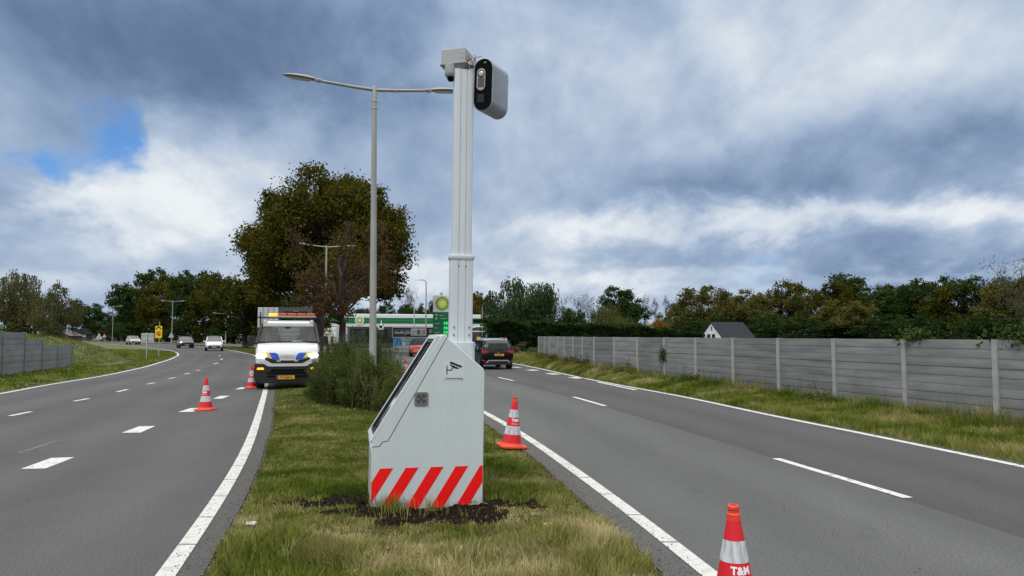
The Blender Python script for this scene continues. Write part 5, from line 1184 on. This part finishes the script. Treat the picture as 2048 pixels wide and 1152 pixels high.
def make_tree(kind, seed, n=9000, K=16, leaf=.016, lm=None, cz=.60, rz=.36, rxy=.40, lobe=(.12, .19), clump=.028, m=16, trunk=.03, fork=.30, sparse=1.0, droop=0.0, hang=0.0, twigs=0, h=10.0, name='broadleaf_tree', bias=.0, holes=0.0, keepout=None):
    """unit-height tree (1 m), scaled by the caller: trunk with limbs to every lobe, leaf clumps on the lobes"""
    r = np.random.default_rng(seed); root = empty(name, (0, 0, 0)); mb = MB()
    lob = []; tries = 0
    while len(lob) < K and tries < 4000:
        tries += 1; q = r.uniform(-1, 1, 3)
        if not .25 < np.linalg.norm(q) < 1: continue
        L = np.array([q[0] * rxy, q[1] * rxy, cz + q[2] * rz]); R_ = r.uniform(*lobe)
        if L[2] + R_ > 1.02 or L[2] < .08: continue
        if keepout and keepout(L, R_): continue
        if all(np.linalg.norm(L - o) > .62 * max(R_, p) for o, p in lob): lob.append((L, R_))
    # let the crown fill its unit box exactly
    zm = max(L[2] + R_ * .95 for L, R_ in lob); xm = max(abs(L[0]) + R_ * .9 for L, R_ in lob); ym = max(abs(L[1]) + R_ * .9 for L, R_ in lob)
    if rxy > .2: sx_, sy_ = .5 / xm, .5 / ym; lob = [(L * np.array([sx_, sy_, 1 / zm]), R_ * (sx_ * .5 + .5)) for L, R_ in lob]
    else: lob = [(L * np.array([1, 1, 1 / zm]), R_) for L, R_ in lob]
    top = np.array([r.normal() * .01, r.normal() * .01, cz + rz * .45]); branch(mb, (0, 0, -.02), (r.normal() * .008, r.normal() * .008, fork), trunk * 1.25, trunk, r, 9, 4, 0); branch(mb, (0, 0, fork), top, trunk, trunk * .25, r, 7, 5, 0)
    C = []; T = []
    for L, R_ in lob:
        z0 = min(fork + r.random() * .5 * max(L[2] - fork, 0), L[2] - .02) if L[2] > fork else fork * .9; f = (z0 - fork) / max(top[2] - fork, .01); base = np.array([top[0] * f, top[1] * f, max(z0, .1)])
        branch(mb, base, L, trunk * .38, trunk * .10, r, 5, 4)
        lt = r.uniform(-.15, .15)
        for j in range(m):
            q = r.normal(size=3); q /= np.linalg.norm(q); q[2] = q[2] * .85 + .1; c = L + q * R_ * r.uniform(.55, 1.0)
            if j < twigs: branch(mb, L, c + q * .03, trunk * .09, trunk * .025, r, 3, 3)
            if r.random() < holes: continue
            k = int(n / (K * m) * r.uniform(.5, 1.5) * sparse)
            g = r.normal(size=(k, 3)) * clump * r.uniform(.7, 1.3); g[:, 2] *= .75
            pts = c + g
            if hang:
                t = r.random(k) ** 1.2; st = r.normal(size=(7, 2)) * clump * 1.3; w = r.integers(0, 7, k)
                pts = c + np.stack([st[w, 0] + r.normal(size=k) * .004 + t * q[0] * .03, st[w, 1] + r.normal(size=k) * .004 + t * q[1] * .03, -t * hang * (.6 + .8 * r.random(7))[w]], 1)
            C.append(pts); T.append(np.clip(r.random(k) * .7 + .15 + lt + r.normal() * .08, 0, 1))
    C = np.concatenate(C); T = np.concatenate(T); C[:, 2] = np.maximum(C[:, 2], .015)
    mb.build('trunk', M['bark'], root, 60); leaves_mesh('crown', C, leaf, LM[lm or kind], root, r, droop, T)
    return root
PROTO = {}
def proto(kind, v):
    key = (kind, v)
    if key not in PROTO:
        s = hash(kind) % 1000 if False else sum(map(ord, kind)) + 17 * v
        kw = {'oak': dict(n=17000, K=30, name='oak_tree', cz=.52, rz=.46, leaf=.0165, lobe=(.10, .16), clump=.028), 'green': dict(n=17000, K=30, name='broadleaf_tree', cz=.51, rz=.47, leaf=.0165, lobe=(.10, .16), clump=.028),
              'olive': dict(n=17000, K=30, name='oak_tree', cz=.50, rz=.47, leaf=.0165, lobe=(.10, .16), clump=.028), 'birch': dict(n=15000, K=26, name='birch_tree', cz=.56, rz=.42, clump=.024, hang=.10, droop=.5, leaf=.013, trunk=.022, twigs=6, lobe=(.10, .16)),
              'willow': dict(n=22000, K=30, name='willow_tree', cz=.50, rz=.48, hang=.14, droop=.6, leaf=.0145, trunk=.03, clump=.034), 'wgold': dict(n=13000, K=22, name='willow_tree', cz=.52, rz=.36, hang=.22, droop=.6, leaf=.014, clump=.035),
              'poplar': dict(n=1800, K=16, name='poplar_tree', cz=.55, rz=.44, rxy=.18, lobe=(.06, .10), clump=.02, leaf=.011, lm='pale', trunk=.014, twigs=9, fork=.12), 'pale': dict(n=2800, K=16, name='pale_tree', cz=.58, rz=.40, rxy=.3, lobe=(.08, .14), leaf=.012, twigs=8, trunk=.018),
              'bush': dict(n=8000, K=20, name='shrub', cz=.38, rz=.52, rxy=.42, lm='hedge', fork=.08, lobe=(.14, .22), leaf=.018, trunk=.02), 'gold': dict(n=3500, K=16, name='golden_shrub', cz=.42, rz=.5, fork=.08, leaf=.018, twigs=3, clump=.04), 'ygreen': dict(n=4500, K=16, name='shrub', cz=.42, rz=.5, fork=.08, lm='wgold', leaf=.017, twigs=4, clump=.04),
              'bare': dict(n=900, K=18, name='bare_tree', cz=.62, rz=.36, lm='birch', leaf=.010, twigs=14, trunk=.016, lobe=(.10, .16)),
              'brown': dict(n=6000, K=18, name='brown_shrub', cz=.40, rz=.5, fork=.08, lm='birch', leaf=.016, trunk=.02)}[kind]
        kw = dict(kw); kw.setdefault('lm', None); PROTO[key] = [make_tree(kind if kind in LM else 'green', s, **{k: q for k, q in kw.items()}), False]
    return PROTO[key]
def plant(kind, v, u, Y, vtop, wpx, label, cat='tree', group=None, rz=None, z0=0.0):
    pr_ = proto(kind, v)
    if not pr_[1]: o = pr_[0]; pr_[1] = True
    else: o = copy_tree(pr_[0])
    h = P(u, vtop, Y).z - z0; w = wpx / F * Y
    o.location = ((u - 1024) / F * Y, Y, z0 - .05); o.scale = (w * 1.0, w * 1.0, h * 1.01); o.rotation_euler = (0, 0, rz if rz is not None else random.uniform(0, 6.28))
    o['label'] = label; o['category'] = cat
    if group: o['group'] = group
    return o
GW = 'trees of the dark wood behind the bend'; GR = 'trees beyond the right fence'; GS = 'trees behind the filling station'; GB = 'birches behind the left mound'
TREES = [
 ('birch', 0, 22, 72, 537, 118, 'brown drooping birch, leftmost tree in the picture, over the green shed', GB), ('birch', 1, 72, 76, 543, 105, 'brown birch in the middle of the three behind the left fence', GB), ('birch', 0, 113, 70, 560, 92, 'lower birch with the rounded crown, right of the three behind the grassy mound', GB),
 ('green', 0, 178, 236, 606, 82, 'dark spreading tree with flat top at the far left road end', GW), ('green', 1, 222, 240, 622, 70, 'low dark tree behind the far lamp and warning signs', GW),
 ('green', 2, 285, 196, 533, 120, 'tall dark tree on the left end of the wood, above the yellow sign', GW), ('oak', 0, 336, 186, 548, 118, 'dark olive tree behind the double lamp in the bend', GW), ('green', 0, 392, 173, 538, 110, 'dark green tree above the blue oncoming car', GW), ('oak', 1, 442, 160, 543, 118, 'olive tree in the wood above the white oncoming car', GW),
 ('green', 1, 250, 214, 590, 70, 'small tree with a ragged outline at the gap beside the wood', GW), ('oak', 2, 490, 94, 548, 150, 'brownish tree with a bare lower trunk standing left of the white truck', GW), ('green', 2, 545, 150, 560, 130, 'dark tree behind the white truck, its crown under the big oak', GW), ('green', 0, 610, 142, 575, 120, 'dark tree in the gap behind the street lamp and truck roof', GW),
 ('bush', 0, 300, 190, 645, 120, 'dark undergrowth at the foot of the wood behind the blank sign', GW), ('bush', 1, 400, 167, 645, 130, 'dark undergrowth behind the oncoming blue and white cars', GW), ('bush', 0, 160, 238, 652, 110, 'dark hedge-like shrub by the small yellow hut', GW), ('bush', 1, 470, 152, 640, 120, 'dark undergrowth left of the white truck, behind the tree trunk', GW), ('bush', 0, 240, 210, 655, 90, 'low dark shrub under the far lamp', GW), ('bush', 1, 560, 146, 630, 130, 'dark undergrowth hidden behind the white truck', GW),
 ('green', 1, 730, 150, 612, 60, 'small round tree just left of the lamp post, behind the canopy', GS), ('green', 2, 772, 146, 604, 58, 'dark tree with pointed tufts right of the lamp post, behind the canopy', GS), ('pale', 0, 812, 160, 572, 52, 'pale grey thin tree rising behind the white flagpole', GS), ('green', 0, 815, 148, 607, 60, 'dark tree below the pale thin one, above the canopy', GS), ('green', 1, 858, 150, 600, 44, 'dark tree beside the thin lamp and the price sign', GS), ('pale', 0, 886, 170, 582, 24, 'thin pale tree top peeping over the price sign', GS), ('green', 2, 700, 152, 618, 70, 'dark tree behind the canopy, right of the tree trunk', GS), ('green', 0, 655, 150, 612, 60, 'dark tree behind the left canopy end', GS),
 ('oak', 1, 962, 128, 581, 62, 'dark brownish tree directly right of the camera mast', GR), ('willow', 0, 1042, 84, 549, 118, 'tall green weeping willow, the highest tree right of the camera mast', GR), ('willow', 1, 1005, 90, 592, 74, 'lower green willow at the left flank of the tallest one', GR), ('willow', 1, 1088, 86, 580, 66, 'green willow at the right flank of the tallest one', GR),
 ('bare', 0, 1128, 120, 588, 50, 'thin bare-topped tree right of the tall willow', GR), ('pale', 0, 1162, 130, 586, 58, 'grey-leaved tree between the tall willow and the round willow', GR), ('green', 1, 1143, 110, 612, 56, 'low dark tree before the grey-leaved one', GR), ('wgold', 0, 1206, 86, 602, 92, 'round olive-yellow weeping willow above the hedge', GR), ('green', 2, 1238, 128, 572, 106, 'broad dark tree behind the round olive willow', GR),
 ('poplar', 0, 1290, 170, 588, 40, 'leftmost of the thin bare poplars in the far gap', GR), ('poplar', 0, 1312, 168, 594, 36, 'middle one of the thin bare poplars in the far gap', GR), ('poplar', 0, 1334, 170, 590, 36, 'rightmost of the thin bare poplars in the far gap', GR), ('ygreen', 0, 1272, 92, 634, 84, 'yellow-green feathery shrub right of the round willow', GR), ('gold', 0, 1318, 90, 637, 64, 'orange golden shrub above the hedge left of the white house', GR), ('brown', 0, 1330, 110, 618, 56, 'brownish shrub behind the golden one', GR), ('green', 0, 1352, 140, 605, 60, 'dark tree at the right edge of the far gap', GR),
 ('olive', 0, 1398, 126, 571, 108, 'brown-olive oak left above the white house', GR), ('olive', 1, 1462, 130, 580, 96, 'rusty olive oak right behind the white house', GR), ('olive', 2, 1508, 122, 588, 90, 'brown oak right of the white house roof', GR), ('oak', 0, 1562, 128, 561, 100, 'grey-green oak with thin top in the middle of the right tree row', GR), ('olive', 0, 1622, 120, 575, 96, 'bronze-coloured oak before the dark tall one', GR), ('oak', 1, 1672, 116, 560, 90, 'olive oak left of the tallest crown in the right row', GR), ('green', 2, 1722, 118, 543, 128, 'tallest dark crown in the right tree row', GR), ('olive', 1, 1690, 104, 600, 100, 'low bronze oak under the tallest crown', GR), ('oak', 2, 1790, 120, 565, 96, 'oak crown right of the tallest one in the right row', GR), ('green', 0, 1866, 110, 552, 116, 'gappy dark green oak over the fence, fourth crown from the right edge', GR), ('oak', 1, 1920, 104, 560, 110, 'olive oak third from the right edge', GR), ('green', 1, 1966, 100, 547, 110, 'dark green oak second from the right edge', GR), ('olive', 2, 2030, 84, 552, 130, 'brown leafy tree cut by the right picture edge', GR), ('bare', 0, 2046, 70, 498, 110, 'taller tree with bare twigs at the right picture edge', GR),
 ('bush', 0, 1420, 112, 630, 110, 'dark thicket at the left side of the white house', GR), ('bush', 1, 1540, 110, 628, 120, 'dark thicket right of the white house', GR), ('bush', 0, 1640, 104, 630, 130, 'dark thicket at the foot of the bronze oak', GR), ('bush', 1, 1750, 100, 626, 140, 'dark thicket at the foot of the tallest crown', GR), ('bush', 0, 1860, 92, 628, 150, 'dark green thicket over the fence near the right', GR), ('bush', 1, 1980, 80, 630, 150, 'dark green thicket at the right picture edge', GR), ('bush', 1, 1345, 110, 640, 90, 'dark thicket behind the golden shrub', GR),
 ('brown', 0, 1052, 54, 683, 62, 'dry brown bramble bush at the far end of the right fence', GR),
]
for k, v, u, Y, vt_, w, lb, g in TREES: plant(k, v, u, Y, vt_, w * (1.24 if g == GR and (u > 1340 or k == 'green' or k == 'willow') else 1.10), lb, 'shrub' if k in ('bush', 'gold', 'ygreen', 'brown') else 'tree', g)
# big oak and the smaller reddish tree in the median
big = make_tree('oak', 31, n=150000, K=64, leaf=.0080, cz=.58, rz=.46, rxy=.50, lobe=(.075, .125), clump=.024, m=26, trunk=.024, fork=.24, twigs=4, name='oak_tree', holes=.06,
                keepout=lambda L, r_: L[2] - r_ * .8 < .23 or math.hypot(L[0], L[1]) + r_ * .6 > .52 * (1 - ((L[2] - .55) / .48) ** 2 * (1 if L[2] > .55 else .5)))
Yb = 66; h = P(640, 337, Yb).z; w = 352 / F * Yb
tag(big, 'big round oak with olive autumn leaves, the largest tree, behind the truck', 'tree'); big.location = ((648 - 1024) / F * Yb, Yb, -.05); big.scale = (w, w, h)
red = make_tree('rust', 12, n=9500, K=26, leaf=.0115, cz=.60, rz=.34, rxy=.44, lobe=(.07, .13), clump=.026, m=16, trunk=.030, fork=.30, twigs=10, name='autumn_tree', holes=.25, lm='rust')
Yr = 41; h = P(683, 440, Yr).z; w = 215 / F * Yr
tag(red, 'smaller rust-brown tree with bare twigs and a grey trunk, in front of the big oak', 'tree'); red.location = ((684 - 1024) / F * Yr, Yr, 0); red.scale = (w, w, h)
# long dark hedge beyond the right fence
hd = empty('hedge', (-2.6, 64, 0), 0, 'long dark green clipped hedge beyond the far end of the fence', 'hedge'); r = np.random.default_rng(5); n = 46000
t = r.random(n) ** 1.35; x = -2.6 + t * 26.6; y = 64 + t * 31.9; hh = np.interp(t, [0, .25, .6, 1], [2.95, 2.75, 2.65, 1.95]) + .40 * (vn(x, y, 1.3, 41) - .5)
side = r.random(n); zz = np.where(side < .62, r.random(n) * hh, hh + r.normal(size=n) * .05); off = np.where(side < .62, -.9, r.uniform(-.9, .9, n)) + r.normal(size=n) * .10 + .35 * (vn(x * 1.3, zz * 4, .9, 42) - .5)
nx_, ny_ = -36 / 46.9, 30 / 46.9
Cc = np.stack([x + 2.6 - off * 36 / 46.9, y - 64 + off * 30 / 46.9, zz], 1)
leaves_mesh('foliage', Cc, .11, LM['hedge'], hd, r, 0, np.clip(r.random(n) * .6 + .35 * (zz / hh > .93), 0, 1))
core = MB(); core.loft([[(a, b, 0), (a + .55, b - .5, 0), (a + .55, b - .5, k - .15), (a, b, k - .15)] for a, b, k in ((1.3, 2.0, 2.6), (7.5, 9.3, 2.7), (18, 21.9, 2.5), (26.5, 32.0, 1.85))]); core.build('inner_branches', M['bark'], hd, 0)

# median bushes: broom-like shrubs with upright twigs
def broom(name, u, Y, vtop, wpx, n, seed, lb, lm='broom', dep=.8, stalks=220):
    r = np.random.default_rng(seed); h = (P(u, vtop, Y).z - .05) * 1.10; w = wpx / F * Y; root = empty(name, ((u - 1024) / F * Y, Y, .04), 0, lb, 'shrub', 'bushes on the median')
    mb = MB(); C = []; T = []
    for i in range(stalks):
        a = r.random() * 6.283; q = math.sqrt(r.random()); bx, by = q * w * .36 * math.cos(a), q * w * .36 * dep * math.sin(a)
        L = h * (1.06 - .55 * q ** 1.6) * r.uniform(.45, 1.0) * (1.18 if i % 9 == 0 else .92); ox, oy = bx * .42 + r.normal() * .10, by * .42 + r.normal() * .10
        p0 = np.array([bx, by, 0]); p1 = np.array([bx + ox, by + oy, L])
        if i % 3 == 0: branch(mb, p0, p1, .008, .002, r, 3, 3, .02)
        k = int(1.9 * n / stalks * (.5 if i % 9 == 0 else 1.0)); t = r.random(k) ** .75; c = p0 + (p1 - p0) * t[:, None] + r.normal(size=(k, 3)) * ((.028 + .055 * (1 - t)) * (.6 if i % 9 == 0 else 1))[:, None]
        c[:, 2] = np.maximum(c[:, 2], .01); C.append(c); T.append(np.clip(r.random(k) * .55 + .25 * t + r.normal() * .12, 0, 1))
    mb.build('stem', M['twig'], root, 0); leaves_mesh('foliage', np.concatenate(C), .021, LM[lm], root, r, -.5, np.concatenate(T), .30)
    return root
broom('shrub', 697, 20.6, 664, 150, 42000, 3, 'dark tall twiggy bush at the right flank of the white truck')
broom('shrub', 692, 18.2, 694, 140, 36000, 4, 'low bush in front of the tall one, nearest the open grass')
broom('shrub', 758, 20.8, 676, 90, 26000, 6, 'bush between the lamp post and the road with the red car')
broom('shrub', 752, 17.2, 706, 136, 46000, 8, 'dense low green bush in front of the lamp post')
broom('shrub', 800, 16.4, 748, 84, 22000, 9, 'low bush just left of the slanted cabinet window')
broom('shrub', 665, 20.0, 690, 70, 14000, 10, 'small bush touching the truck bumper')
for a in ((712, 19.6, 648, 62, 5000, 21, 'wispy tall twigs rising at the left of the lamp post'), (664, 20.3, 668, 56, 5000, 22, 'thin twigs reaching in front of the truck headlight'), (788, 18.4, 684, 56, 5000, 23, 'wispy twigs leaning towards the red car'), (648, 19.2, 748, 56, 8000, 24, 'small low bush spilling onto the grass below the truck bumper')): broom('shrub', *a, stalks=60)
# tall dry grass stalks among the bushes, bending under their seed heads
def stalks(n, u0, u1, Y0, Y1, l0, l1, seed, lb):
    r = np.random.default_rng(seed); Pp = []; 
    mb = MB()
    for i in range(n):
        Y = r.uniform(Y0, Y1); x = (r.uniform(u0, u1) - 1024) / F * Y; L = r.uniform(l0, l1); a = r.random() * 6.28; b = r.uniform(.1, .9); pts = []; rad = []
        for k in range(6):
            t = k / 5; pts.append(Vector((x + math.cos(a) * L * .55 * b * t * t, Y + math.sin(a) * L * .3 * b * t * t, L * (t - .38 * b * t ** 3)))); rad.append(.003 * (1 - .4 * t) if k < 4 else .008 * (1.2 - t * .6))
        mb.tube(pts, rad, 3)
    return tag(mb.build('dry_grass', mat('dry_stalk', (.12, .105, .06), .9, c2=(.07, .068, .035), scale=2), None, 0), lb, kind='stuff')
stalks(110, 705, 835, 15.6, 19.0, .5, 1.15, 2, 'dry bent grass stalks in front of the median bushes')
stalks(60, 640, 720, 17.0, 20.5, .4, .9, 3, 'dry grass stalks by the left bush')
# ivy on the fence top at the right, and a dark wreath-like tuft on one post
def creeper(name, c, rad, n, lb, seed, lm='green', sx=1.0, sz=.35, leaf=.05):
    r = np.random.default_rng(seed); root = empty(name, c, 0, lb, 'climber'); q = r.normal(size=(n, 3)); 
    C = q * np.array([rad * sx, .06, rad * sz]); C[:, 1] -= .03
    leaves_mesh('foliage', C, leaf, LM[lm], root, r, .3); mb = MB()
    for i in range(14): branch(mb, (r.normal() * rad * .6 * sx, 0, -.05), (r.normal() * rad * sx, -.05, r.normal() * rad * sz), .008, .003, r, 3, 3)
    mb.build('stem', M['twig'], root, 0); return root
fx1 = lambda y: float(fence_x(np.array([y]))[0])
o = creeper('climbing_plant', (fx1(15.2) + .05, 15.2, 1.68), .20, 380, 'leafy sprig hanging over the fence top right of the middle posts', 4); o.rotation_euler.z = R(-74)
o = creeper('climbing_plant', (fx1(12.2) + .05, 12.2, 1.69), .7, 900, 'leafy creeper along the fence top at the right picture edge', 5, sz=.16); o.rotation_euler.z = R(-74)
o = creeper('climbing_plant', (fx1(25.5) - .07, 25.5, 1.02), .085, 420, 'dark clump of leaves clinging to one fence post', 6, sz=1.6, leaf=.03); o.rotation_euler.z = R(-74)
# weeds along the fence foot
for i, (u, v, s, lm) in enumerate([(1285, 752, .30, 'birch'), (1200, 741, .25, 'rust'), (1172, 736, .28, 'rust'), (1420, 770, .26, 'green'), (1135, 728, .25, 'rust'), (1640, 802, .22, 'broom'), (1105, 724, .24, 'birch')]):
    r = np.random.default_rng(60 + i); p = G(u, v, .15); root = empty('weed', (min(p.x, fx1(p.y) - .2), p.y, float(vr_z(np.array([p.x]), np.array([p.y]))[0])), 0, ['dry brown weed at the fence foot below the leafy post', 'rust-brown weed by the far fence, right one of the pair', 'rust-brown weed by the far fence, left one of the pair', 'green weed at the fence foot under the white house', 'low reddish weed where the fence bends', 'small olive weed at the fence foot in the middle bays', 'faded weed near the far end of the fence'][i], 'weed', 'weeds along the fence foot')
    q = r.normal(size=(500, 3)) * np.array([s * 1.3, s * .5, s * .5]); q[:, 2] = np.abs(q[:, 2]); leaves_mesh('foliage', q, .035, LM[lm], root, r, -.4, None, .4); mb = MB()
    for k in range(10): branch(mb, (r.normal() * s * .4, 0, -.03), (r.normal() * s, r.normal() * s * .4, abs(r.normal()) * s * .8 + .1), .007, .003, r, 3, 3)
    mb.build('stem', M['twig'], root, 0)
# fallen leaves and a scrap of paper on the grass
M['leaf_tan'] = mat('tan_leaf', (.42, .24, .12), .7); M['paper'] = mat('white_paper', (.42, .40, .385), .7)
for i, (u, v, lb) in enumerate([(568, 1079, 'tan fallen leaf on the grass in the left foreground'), (554, 886, 'pinkish fallen leaf at the grass edge beside the left kerb'), (1098, 1049, 'tan fallen leaf on the grass below the tilted cone'), (916, 1094, 'pale fallen leaf on the grass below the cabinet'), (775, 1094, 'small fallen leaf in the grass left below the cabinet')]):
    p = G(u, v, .1); mb = MB(); s = .045; mb.add([(-s, 0, .01), (-s * .3, s * .5, .0), (s * .6, s * .35, .012), (s * 1.2, 0, .03), (s * .6, -s * .4, .010), (-s * .3, -s * .5, .015), (0, 0, -.004)], [(0, 1, 6), (1, 2, 6), (2, 3, 6), (3, 4, 6), (4, 5, 6), (5, 0, 6)])
    o = mb.build('fallen_leaf', M['leaf_tan'], None, 0); o.location = (p.x, p.y, med1(p.x, p.y) + .075); o.rotation_euler = (R(-25), R(10), i * 1.3); tag(o, lb, 'leaf', 'fallen leaves on the median')
p = G(503, 1043, .08); mb = MB(); rr = random.Random(2); mb.loft([[(a * .045 - .045 + rr.uniform(-.01, .01), math.cos(k * 1.05) * .026 * rr.uniform(.6, 1.2), math.sin(k * 1.05) * .02 * rr.uniform(.5, 1.3)) for k in range(6)] for a in (0, .5, 1, 1.6, 2)])
o = mb.build('paper_scrap', M['paper'], None, 0); o.location = (p.x, p.y, med1(p.x, p.y) + .06); tag(o, 'crumpled white paper scrap at the left grass edge', 'litter')
